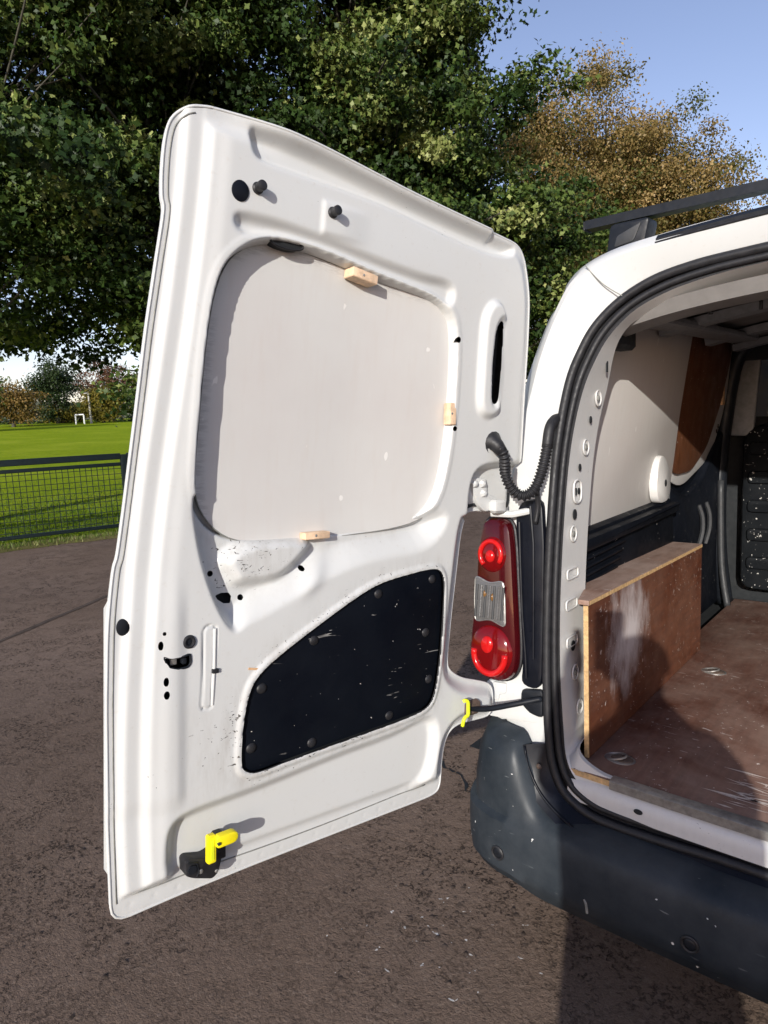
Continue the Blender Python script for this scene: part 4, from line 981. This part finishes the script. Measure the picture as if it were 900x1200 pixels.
Wt = np.minimum(pL, 0.0)
sT = np.interp(u, [.04, .10, .192, .327, .446, .552, .648, .734, .80, .867, .913], [1.205, 1.240, 1.247, 1.256, 1.265, 1.276, 1.286, 1.291, 1.292, 1.288, 1.259])
eT = np.maximum(sT-s, 0)
W = W*(1-top)+top*np.minimum(Wt, np.where(u < 0.2, gen, 0.0))
W += 0.004*ss(0.860, 0.884, u)*ss(0.12, 0.16, s)*(1-ss(0.45, 0.55, s))
W -= 0.020*ss(0.006, -0.008, sdf_near(P, roundpoly(TOPL, 0.05, 4)))*ss(0.005, 0.026, eT)
W += 0.005*(1-ss(0.003, 0.022, np.minimum(eT, np.where(s > 1.2, e, 1))))*ss(1.14, 1.22, s)*ss(0.04, 0.12, u)*ss(0.85, 0.70, u)
W -= 0.013*ss(0.006, -0.012, sdf_near(P, roundpoly(STRIP, 0.03, 4)))
W -= 0.019*ss(0.004, -0.022, sdf_near(P, roundpoly(BAND, 0.05, 4)))
wid = 0.012+0.045*ss(0.81, 0.72, u)
sp_ = sdf_near(P, roundpoly(POCK, 0.05, 4))
W -= 0.034*ss(0.0, 1.0, np.clip(-sp_/wid+0.1, 0, 1))
W += 0.026*ss(0.006, -0.022, sdf_near(P, roundpoly(BUMP, 0.03, 4)))
W += 0.014*ss(0.006, -0.010, sdf_near(P, roundpoly(VENT, 0.03, 4)))
sdl = sdf_near(P, roundpoly(SLOT, 0.02, 4)); W -= 0.010*ss(0.012, 0.0, sdl)
W -= 0.030*ss(0.004, -0.014, sdf_near(P, roundpoly(HPOCK, 0.05, 4)))
# shallow raised rectangle by the second stop, dimple ramp right of the pull handle
W += 0.004*ss(0.642, 0.636, u)*ss(1.205, 1.195, s)*ss(1.14, 1.15, s)*ss(0.52, 0.60, u)
W += 0.010*np.exp(-(((u-0.60)*0.75+(s-0.52)*0.66)/0.018)**2-(((u-0.60)*0.66-(s-0.52)*0.75)/0.045)**2)
# soften, then the crisp edges
Wg = W.reshape(U.shape)
for _ in range(2):
    Wg = np.pad(Wg, 1, mode='edge'); Wg = (Wg[1:-1, 1:-1]*2+Wg[:-2, 1:-1]+Wg[2:, 1:-1]+Wg[1:-1, :-2]+Wg[1:-1, 2:])/6
W = Wg.ravel()
sdw = sdf_near(P, WINR)
W = W*(1-ss(0.002, -0.008, sdw))+(-0.050)*ss(0.002, -0.008, sdw)
W += 0.0035*ss(0.012, 0.004, np.abs(sdw-0.006))*0.3
sdlow = sdf_near(P, LOWR)
W += 0.004*ss(0.012, 0.002, np.abs(sdlow-0.003))-0.004*ss(0.001, -0.006, sdlow)
W -= 0.005*ss(0.001, -0.002, np.abs(sdf_near(P, roundpoly(RODR, 0.006, 3)))-0.0015)
W += 0.0014*np.sin(u*7+1)*np.sin(s*9)*ss(0.05, 0.12, e)            # panel wobble
for q_ in [(t_, -0.028) for t_ in np.arange(0.28, 0.96, 0.042)]+[(0.232-0.03*(t_-0.05), t_) for t_ in np.arange(0.0, 0.08, 0.03)]:
    W -= 0.0007*np.exp(-((u-q_[0])**2+(s-q_[1])**2)/0.0042**2)
# wear mask
wear = 0.85*ss(0.05, 0.0, np.abs(sdlow))+0.55*ss(0.05, 0.0, np.abs(sdw))*ss(0.9, 0.5, s)+0.7*np.exp(-((u-0.80)/0.08)**2-((s-0.21)/0.11)**2)+0.75*np.exp(-((u-0.74)/0.09)**2-((s-0.54)/0.06)**2)+0.45*ss(0.02, 0.0, e)
wear = np.clip(wear, 0, 1)
# faces
ny, nx = U.shape; ii = np.arange(ny*nx).reshape(ny, nx)
Q = np.stack([ii[:-1, :-1], ii[:-1, 1:], ii[1:, 1:], ii[1:, :-1]], -1).reshape(-1, 4)
cen = P[Q].mean(1)
keep = polysdf(cen, OUTR)[0] < 0
snap = P.copy()
def cut(poly, inside_removed=True):
    global keep
    lo = np.min(poly, 0)-0.01; hi = np.max(poly, 0)+0.01
    k = np.where(((cen >= lo) & (cen <= hi)).all(1))[0]
    if not len(k): return
    sd = polysdf(cen[k], poly)[0]; rem = k[sd < 0]; near_keep = k[sd >= 0]
    keep[rem] = False
    vs = np.intersect1d(np.unique(Q[rem]), np.unique(Q[near_keep]))
    snap[vs] = polysdf(P[vs], poly)[1]
out_v = np.intersect1d(np.unique(Q[~keep]), np.unique(Q[keep])); snap[out_v] = cpo[out_v]
cut(LOWR); cut(inset(WINR, 0.030)); cut(roundpoly(SLOT, 0.02, 4))
for hp in hpoly: cut(hp)
Qk = Q[keep]; used = np.unique(Qk); rem = np.full(len(P), -1); rem[used] = np.arange(len(used))
VV = np.stack([snap[used, 0], gl_(snap[used, 1])+W[used], snap[used, 1]], 1)
rdoor = mkarr('rear_door', VV, rem[Qk][:, ::-1], M['white'], van, smooth=True, attrs={'wear': wear[used]})
mw = Matrix.Identity(4)
for i in range(3): mw[i][0] = DD[i]; mw[i][1] = NN[i]; mw[i][2] = AX[i]; mw[i][3] = H0[i]
rdoor.matrix_local = mw
rdoor['label'] = 'white rear door seen from inside, open, with chipped paint and boarded window'
def dm(a, b, c): return np.array([a, gl_(b)+c, b])
def Wat(a, b):
    i = int(round((b-sv[0])/ST)); j = int(round((a-uu[0])/ST)); return float(W[i*nx+j])
# outer skin and an inner sheet coloured dark for the shade behind the holes
def skin(name, w0, mat, step=0.012, poly=OUTR):
    a = np.arange(-0.04, 1.0, step); b = np.arange(-0.075, 1.335, step); A2, B2 = np.meshgrid(a, b); p = np.stack([A2.ravel(), B2.ravel()], 1)
    sd, cp = polysdf(p, poly); i2 = np.arange(p.shape[0]).reshape(A2.shape)
    q = np.stack([i2[:-1, :-1], i2[:-1, 1:], i2[1:, 1:], i2[1:, :-1]], -1).reshape(-1, 4)
    kp = polysdf(p[q].mean(1), poly)[0] < 0; bv = np.intersect1d(np.unique(q[~kp]), np.unique(q[kp])); p[bv] = cp[bv]
    us = np.unique(q[kp]); rm = np.full(len(p), -1); rm[us] = np.arange(len(us))
    return mkarr(name, np.stack([p[us, 0], gl_(p[us, 1])+w0-0.026*ss(0.0, 0.06, -sd[us]), p[us, 1]], 1), rm[q[kp]], mat, rdoor, smooth=True)
skin('door_cavity', -0.031, M['dark'], poly=inset(OUTR, 0.012)); skin('outer_skin', -0.035, M['white_plain'])
# folded hem round the edge, following the inner panel's edge
hem = []
for p in OUTR:
    q = np.array(p); i = int(np.clip(round((q[1]-sv[0])/ST), 0, ny-1)); j = int(np.clip(round((q[0]-uu[0])/ST), 0, nx-1)); hem.append((q, W[i*nx+j]))
ou = [dm(q[0], q[1], w_) for q, w_ in hem]; ob = [dm(q[0], q[1], -0.0355) for q, w_ in hem]
mk('hem', *loft([ob, ou], True), M['white_plain'], rdoor)
mk('hem_bead', *tube([dm(q[0], q[1], w_-0.001) for q, w_ in hem], 0.0026, 6, closed=True), M['white_plain'], rdoor, sharp=None)
sl_ = [tuple(p) for p in inset(OUTR, 0.0095) if p[0] > 0.872 and p[1] > -0.02]
k0 = max(range(len(sl_)), key=lambda k: np.hypot(sl_[k][0]-sl_[k-1][0], sl_[k][1]-sl_[k-1][1])); sl_ = sl_[k0:]+sl_[:k0]
mk('hem_sealer', *tube([dm(a, b, Wat(a, b)+0.0001) for a, b in sl_], 0.0013, 5), M['seam'], rdoor, sharp=None)
sl_ = [(t, -0.012+0.003*sin(t*8)) for t in np.linspace(0.27, 0.95, 60)]
mk('hem_sealer', *tube([dm(a, b, Wat(a, b)+0.0002) for a, b in sl_], 0.0014, 5), M['seam'], rdoor, sharp=None)
# window board
BR = roundpoly(BOARD, 0.06, 4)
a = np.arange(0.23, 0.86, 0.008); b = np.arange(0.57, 1.14, 0.008); A2, B2 = np.meshgrid(a, b); p = np.stack([A2.ravel(), B2.ravel()], 1)
sd, cp = polysdf(p, BR); i2 = np.arange(len(p)).reshape(A2.shape); q = np.stack([i2[:-1, :-1], i2[:-1, 1:], i2[1:, 1:], i2[1:, :-1]], -1).reshape(-1, 4)
kp = polysdf(p[q].mean(1), BR)[0] < 0; bv = np.intersect1d(np.unique(q[~kp]), np.unique(q[kp])); p[bv] = cp[bv]; sd[bv] = 0
us = np.unique(q[kp]); rm = np.full(len(p), -1); rm[us] = np.arange(len(us))
edge = ss(-0.028, -0.004, sd[us])*(0.35+0.65*np.maximum(ss(0.78, 0.83, p[us, 0])*ss(1.05, 0.9, p[us, 1]), ss(1.06, 1.09, p[us, 1])))
wb = mkarr('window_board', np.stack([p[us, 0], gl_(p[us, 1])-0.034+0.012*ss(0.55, 0.25, p[us, 0])+0.0008*np.sin(p[us, 0]*11), p[us, 1]], 1), rm[q[kp]][:, ::-1], M['board'], rdoor, smooth=True, attrs={'wear': edge})
wb['label'] = 'pale painted board filling the door window'
mk('board_edge', *loft([[dm(x, y, -0.042) for x, y in BR], [dm(x, y, -0.0342+0.012*float(ss(0.55, 0.25, x))) for x, y in BR]], True), M['seam'], rdoor)
mk('rim_line', *tube([dm(x, y, -0.0332+0.012*float(ss(0.55, 0.25, x))) for x, y in inset(BR, -0.001)], 0.0012, 5, closed=True), M['seam'], rdoor, sharp=None)
# lower navy trim panel, its clips and bright rim
lp = mk('lower_panel', *slab(inset(LOWR, 0.0012), -0.012, -0.0035, 0.003, dm), M['lowpanel'], rdoor)
lp['label'] = 'scuffed navy black lower trim panel'
mk('panel_rim', *tube([dm(x, y, 0.001) for x, y in LOWR], 0.0016, 5, closed=True), M['rubber'], rdoor, sharp=None)
for a, b in ((.735,.20), (.715,.31), (.60,.385), (.44,.462), (.285,.48), (.285,.25), (.40,.19), (.60,.178), (.30,.36)):
    mk('panel_clip', *dome(dm(a, b, -0.0036), (1, 0, 0), (0, 0, 1), (0, 1, 0), 0.011, 0.010, 0.004, 3, 14), M['rubber'], rdoor)
# timber blocks wedging the board
def block(c, sx, sz, d, mat=None, ang=0.0):
    R_ = [[cos(ang), 0, -sin(ang)], [0, 1, 0], [sin(ang), 0, cos(ang)]]
    mk('block_screw', *dome(dm(c[0]+0.004, c[1], c[2]+d/2), (1, 0, 0), (0, 0, 1), (0, 1, 0), 0.0028, 0.0028, 0.0008, 2, 10), M['galv'], rdoor)
    return mk('timber_block', *box(dm(*c), (sx, d, sz), 0.0015, R_), M['woodface'] if mat is None else mat, rdoor)
block((0.530, 1.093, -0.017), 0.060, 0.018, 0.030, None, 0.12)
block((0.262, 0.850, -0.008), 0.018, 0.048, 0.022)
block((0.592, 0.592, -0.022), 0.058, 0.014, 0.022, None, -0.03)
# rubber stops, plug, oval hole, grommet, caps
for a, b in ((0.770, 1.187), (0.621, 1.183)):
    w0 = Wat(a, b); c = dm(a, b, w0)
    mk('rubber_stop', *tube([c+np.array([0, k, 0]) for k in (-0.004, 0.002, 0.004, 0.014, 0.018, 0.0195)], [0.010, 0.010, 0.0075, 0.0085, 0.0085, 0.0055], 14), M['rubber'], rdoor)
mk('blanking_plug', *slab(ell(0.801, 1.175, 0.0155, 0.0165, 24), Wat(.801, 1.175)-0.003, Wat(.801, 1.175)+0.0022, 0.001, dm), M['gloss'], rdoor)
mk('oval_slot', *slab(ell(0.700, 1.117, 0.032, 0.0075, 24), -0.035, -0.0135, 0.001, dm), M['dark'], rdoor)
mk('oval_slot_lip', *tube([dm(x, y, -0.0125) for x, y in ell(0.700, 1.117, 0.033, 0.0085, 26)], 0.0022, 6, closed=True), M['rubber'], rdoor)
w0 = Wat(.860, .421)
mk('grommet', *tube([dm(x, y, w0+0.001) for x, y in ell(.860, .421, .0085, .009, 22)], 0.0032, 8, closed=True), M['rubber'], rdoor); mk('grommet_core', *dome(dm(.860, .421, w0-0.0005), (1, 0, 0), (0, 0, 1), (0, 1, 0), .0075, .0075, .0015, 3, 16), M['bar'], rdoor)
w0 = Wat(.967, .457); mk('blanking_plug', *slab(ell(.967, .457, .0100, .0142, 22), w0-0.004, w0+0.0015, 0.001, dm), M['bar'], rdoor)
lt = hpoly[-1]
mk('latch_bezel', *tube([dm(x, y, 0.0005) for x, y in roundpoly(lt, 0.004, 3)], 0.0020, 6, closed=True), M['bar'], rdoor)
mk('latch_catch', *box(dm(.885, .389, -0.014), (0.012, 0.016, 0.014), 0.002), M['galv'], rdoor); mk('latch_catch', *box(dm(.866, .387, -0.014), (0.008, 0.02, 0.012), 0.002), M['bar'], rdoor)
# rod in its groove
mk('latch_rod', *tube([dm(.812, .438, -0.001), dm(.813, .37, -0.0005), dm(.816, .300, -0.001)], 0.0032, 8), M['white_plain'], rdoor); mk('rod_clip', *box(dm(.812, .362, 0.001), (0.012, 0.008, 0.008), 0.001), M['rubber'], rdoor)
mk('tape_scrap', *box(dm(.735, .352, 0.001), (0.022, 0.001, 0.004), 0, [[cos(.2), 0, -sin(.2)], [0, 1, 0], [sin(.2), 0, cos(.2)]]), M['wood'], rdoor)
# bottom latch with yellow lever
wB = Wat(.82, .03)
base = mk('bottom_latch', *slab(roundpoly([(.868,.031), (.865,.003), (.851,-.006), (.815,-.020), (.803,-.012), (.795,.018), (.797,.034), (.816,.030), (.830,.026), (.846,.030), (.861,.035)], 0.006, 4), wB-0.004, wB+0.027, 0.005, dm), M['rubber'], rdoor)
mk('latch_bolt', *tube([dm(.855, .014, wB+0.012), dm(.855, .014, wB+0.030)], 0.008, 14), M['bar'], rdoor)
mk('latch_bracket', *box(dm(.798, .034, wB+0.012), (0.018, 0.028, 0.046), 0.003), M['rubber'], rdoor)
mk('yellow_lever', *box(dm(.825, .047, wB+0.038), (0.016, 0.014, 0.052), 0.003), M['yellow'], rdoor)
mk('yellow_tab', *slab(roundpoly([(.820,.072), (.820,.050), (.786,.051), (.779,.056), (.778,.066), (.785,.073)], 0.006, 4), wB+0.040, wB+0.054, 0.003, dm), M['yellow'], rdoor)
mk('latch_screw', *dome(dm(.838, .004, wB+0.027), (1, 0, 0), (0, 0, 1), (0, 1, 0), .0045, .0045, .002, 3, 12), M['galv'], rdoor)
mk('latch_screw', *dome(dm(.808, -.006, wB+0.027), (1, 0, 0), (0, 0, 1), (0, 1, 0), .0035, .0035, .002, 3, 12), M['galv'], rdoor)
mk('latch_ridge', *tube([dm(a_, b_, wB+0.0275) for a_, b_ in ((.862, .028), (.846, .024), (.842, .004), (.846, -.002))], 0.0018, 6), M['bar'], rdoor)
mk('lever_pin', *tube([dm(.817, .060, wB+0.036), dm(.817, .060, wB+0.056)], 0.003, 10), M['darkgrey'], rdoor)
mk('lever_groove', *box(dm(.825, .047, wB+0.0455), (0.006, 0.001, 0.036)), M['lime'], rdoor)
# vent slot lining
mk('vent_lining', *slab(inset(roundpoly(SLOT, 0.02, 4), -0.002), -0.028, -0.016, 0, dm), M['dark'], rdoor)
# hinge leaves and studs
hp = [(.165,.709), (.105,.709), (.096,.670), (.060,.660), (.050,.636), (.100,.626), (.125,.643)]
mk('hinge_leaf', *slab(roundpoly(hp, 0.008, 3), -0.034, -0.022, 0.003, dm), M['white_plain'], rdoor)
for a, b in ((.146,.695), (.118,.695), (.112,.672)): mk('hinge_stud', *dome(dm(a, b, -0.0222), (1, 0, 0), (0, 0, 1), (0, 1, 0), .011, .010, .009, 3, 6), M['white_plain'], rdoor, smooth=False)
mk('hinge_knuckle', *box(dm(.068, .640, -0.012), (0.040, 0.024, 0.032), 0.006), M['white_plain'], rdoor)
mk('hinge_leaf', *slab(roundpoly([(.214,.170), (.20,.186), (.156,.183), (.10,.172), (.08,.130), (.145,.131), (.209,.141)], 0.012, 3), -0.034, -0.014, 0.004, dm), M['brownmetal'], rdoor)
# check strap running to the body, with its clip
def d2w(a, b, c): return H0+a*DD+b*AX+(gl_(b)+c)*NN
cs = [d2w(.165, .160, 0.008), d2w(.11, .150, 0.020), np.array([-0.690, -0.075, 0.712]), np.array([-0.632, -0.030, 0.725])]
mk('check_strap', *tube(smooth_path(cs, 6), 0.0075, 8), M['bar'], van, sharp=None)
mk('check_strap_box', *box(d2w(.145, .157, 0.000), (0.045, 0.028, 0.036), 0.008, np.array([DD, NN, AX]).T), M['brownmetal'], van)
mk('check_bracket', *slab(roundpoly([(-0.69, 0.735), (-0.632, 0.745), (-0.630, 0.675), (-0.665, 0.680), (-0.69, 0.70)], 0.01, 3), -0.03, 0.008, 0.004, rearmap(0.0)), M['bar'], van)
cl = [(.190,.184,.016), (.186,.186,.020), (.180,.182,.022), (.178,.165,.022), (.178,.150,.022), (.186,.147,.022), (.192,.140,.022), (.193,.126,.020)]
mk('lime_clip', *tube(smooth_path([d2w(*c) for c in cl], 4), 0.0045, 8), M['lime'], van, sharp=None)
# white body return under the lamp
mk('lamp_shelf', *slab(roundpoly([(-0.80, 0.735), (-0.70, 0.742), (-0.63, 0.738), (-0.63, 0.655), (-0.80, 0.640)], 0.02, 3), -0.05, 0.006, 0.004, rearmap(0.01)), M['white_plain'], van)
mk('hinge_plate', *slab(roundpoly([(-0.775, 0.735), (-0.735, 0.738), (-0.735, 0.712), (-0.755, 0.705), (-0.755, 0.690), (-0.775, 0.690)], 0.006, 3), 0.0, 0.012, 0.003, rearmap(0.01)), M['white_plain'], van)
mk('hinge_arm', *tube([np.array([-0.77, -0.015, 1.172]), np.array([-0.72, 0.0, 1.170]), np.array([-0.68, 0.03, 1.178])], 0.009, 8), M['white_plain'], van)
# corrugated cable hose
h0 = d2w(.118, .790, 0.0)
hose = smooth_path([h0, d2w(.112, .765, 0.030), np.array([-0.704, -0.056, 1.275]), np.array([-0.694, -0.046, 1.240]), np.array([-0.672, -0.034, 1.222]), np.array([-0.650, -0.018, 1.236]), np.array([-0.638, 0.002, 1.282]), np.array([-0.636, 0.03, 1.345])], 40)
acc = np.concatenate([[0], np.cumsum([np.linalg.norm(hose[i+1]-hose[i]) for i in range(len(hose)-1)])])
mk('cable_hose', *tube(hose, [0.0118+0.0022*sin(a_*2*pi/0.0085) for a_ in acc], 14), M['rubber'], van, sharp=None)
mk('hose_elbow', *tube(smooth_path([(-0.636, 0.025, 1.335), (-0.634, 0.035, 1.375), (-0.632, 0.055, 1.395), (-0.628, 0.080, 1.400)], 5), 0.0132, 12), M['rubber'], van, sharp=None)
mk('hose_boot', *tube([d2w(.120, .793, -0.012), d2w(.120, .792, 0.002), d2w(.1195, .790, 0.006), d2w(.118, .784, 0.014), d2w(.113, .768, 0.028)], [0.027, 0.027, 0.0185, 0.0165, 0.0130], 14), M['rubber'], van, sharp=None)
mk('hose_strap', *tube(smooth_path([(-0.652, 0.0, 1.235), (-0.655, 0.01, 1.19), (-0.660, 0.005, 1.15)], 4), 0.006, 6), M['rubber'], van, sharp=None)

# ------------------------------------------------------------------ wheels
for x in (-0.80, 0.80):
    for y in (0.78, 3.45):
        pr = [(0.0, 0.19), (0.07, 0.19), (0.09, 0.22), (0.095, 0.29), (0.07, 0.315), (-0.07, 0.315), (-0.095, 0.29), (-0.09, 0.22), (0.0, 0.19)]
        tyre = mk('tyre', *loft([[(x+o_, y+r_*cos(a), 0.315+r_*sin(a)) for a in np.linspace(0, 2*pi, 37)[:-1]] for o_, r_ in pr], True), M['rubber'], van)
        mk('rim', *slab(ell(y, 0.315, 0.195, 0.195, 32), x-0.06, x+0.06, 0.01, lambda a_, b_, c_: np.array([c_, a_, b_])), M['greytab'], tyre)
# ------------------------------------------------------------------ the person taking the picture, whose shadow falls into the bay
per = empty('person', (0.37, -1.86, 0)); tag(per, 'person in dark jacket standing behind the camera, holding a phone up', 'person')
off = np.array([0.40, -1.86, 0])
J = {'pel': (0, 0, 0.80), 'sp': (0, 0, 1.02), 'ch': (-0.01, 0.01, 1.20), 'nk': (-0.015, 0.02, 1.33), 'hd': (-0.02, 0.04, 1.42), 'ht': (-0.02, 0.035, 1.50),
     'hl': (-0.085, -0.05, 0.77), 'kl': (-0.095, -0.05, 0.42), 'al': (-0.10, -0.07, 0.07), 'fl': (-0.17, 0.08, 0.035), 'hr': (0.085, 0.05, 0.77), 'kr': (0.10, 0.06, 0.42), 'ar': (0.11, 0.04, 0.07), 'fr': (0.06, 0.19, 0.035),
     'shl': (-0.15, -0.09, 1.24), 'ell': (-0.28, 0.10, 1.13), 'wl': (-0.31, 0.29, 1.34), 'shr': (0.11, 0.12, 1.24), 'elr': (0.06, 0.32, 1.12), 'wr': (-0.20, 0.36, 1.32)}
Ed = [('pel','sp'),('sp','ch'),('ch','nk'),('nk','hd'),('hd','ht'),('pel','hl'),('hl','kl'),('kl','al'),('al','fl'),('pel','hr'),('hr','kr'),('kr','ar'),('ar','fr'),('ch','shl'),('shl','ell'),('ell','wl'),('ch','shr'),('shr','elr'),('elr','wr')]
Rr = dict(pel=.155, sp=.145, ch=.155, nk=.055, hd=.085, ht=.075, hl=.10, kl=.075, al=.045, fl=.035, hr=.10, kr=.075, ar=.045, fr=.035, shl=.062, ell=.046, wl=.03, shr=.062, elr=.046, wr=.03)
ks = list(J); me = bpy.data.meshes.new('body'); me.from_pydata([J[k] for k in ks], [(ks.index(a_), ks.index(b_)) for a_, b_ in Ed], []); me.materials.append(M['cloth'])
bo = bpy.data.objects.new('body', me); COL.objects.link(bo); bo.parent = per
bo.modifiers.new('skin', 'SKIN'); 
if not me.skin_vertices: me.skin_vertices.new()
for i, k in enumerate(ks): me.skin_vertices[0].data[i].radius = (Rr[k], Rr[k])
me.skin_vertices[0].data[0].use_root = True
bo.modifiers.new('sub', 'SUBSURF').render_levels = 2
mk('coat', *loft([[(c_[0]+rx*cos(a_), c_[1]+ry*sin(a_)-0.0, z_) for a_ in np.linspace(0, 2*pi, 25)[:-1]] for z_, rx, ry, c_ in ((0.42, 0.225, 0.17, (0, 0)), (0.70, 0.215, 0.165, (0, 0)), (0.95, 0.205, 0.155, (0, 0)), (1.15, 0.215, 0.155, (-0.005, 0.005)), (1.26, 0.195, 0.135, (-0.01, 0.01)), (1.31, 0.12, 0.09, (-0.012, 0.015)), (1.34, 0.06, 0.055, (-0.014, 0.018)))], True), M['cloth'], per)  # unseen coat, added to widen the shadow falling into the bay
mk('hair', *dome((-0.02, 0.025, 1.455), (1, 0, 0), (0, 1, 0), (0, 0, 1), 0.10, 0.105, 0.10, 6, 20), M['dark'], per)
for wr_, tgt in ((np.array(J['wl']), np.array([-0.318, 0.345, 1.395])), (np.array(J['wr']), np.array([-0.235, 0.372, 1.375]))):
    P_ = []
    for q_ in range(5):
        o_ = np.array([0.0, 0.0, -0.035+0.018*q_]); b_ = wr_*0.35+tgt*0.65+o_*0.7
        P_.append(tube(smooth_path([wr_, b_, tgt+o_], 3), [0.022]*3+[0.011]*4 if q_ != 4 else [0.02]*3+[0.009]*4, 7))
    mk('hand', *join(*P_), M['skin'], per, sharp=None)
pc = CAM-Fw*0.030
ph = mk('phone', *box(pc, (0.074, 0.150, 0.009), 0.003, np.array([Rt, Up, -Fw]).T), M['glass'])
tag(ph, 'dark phone held up by the person behind the camera', 'phone')
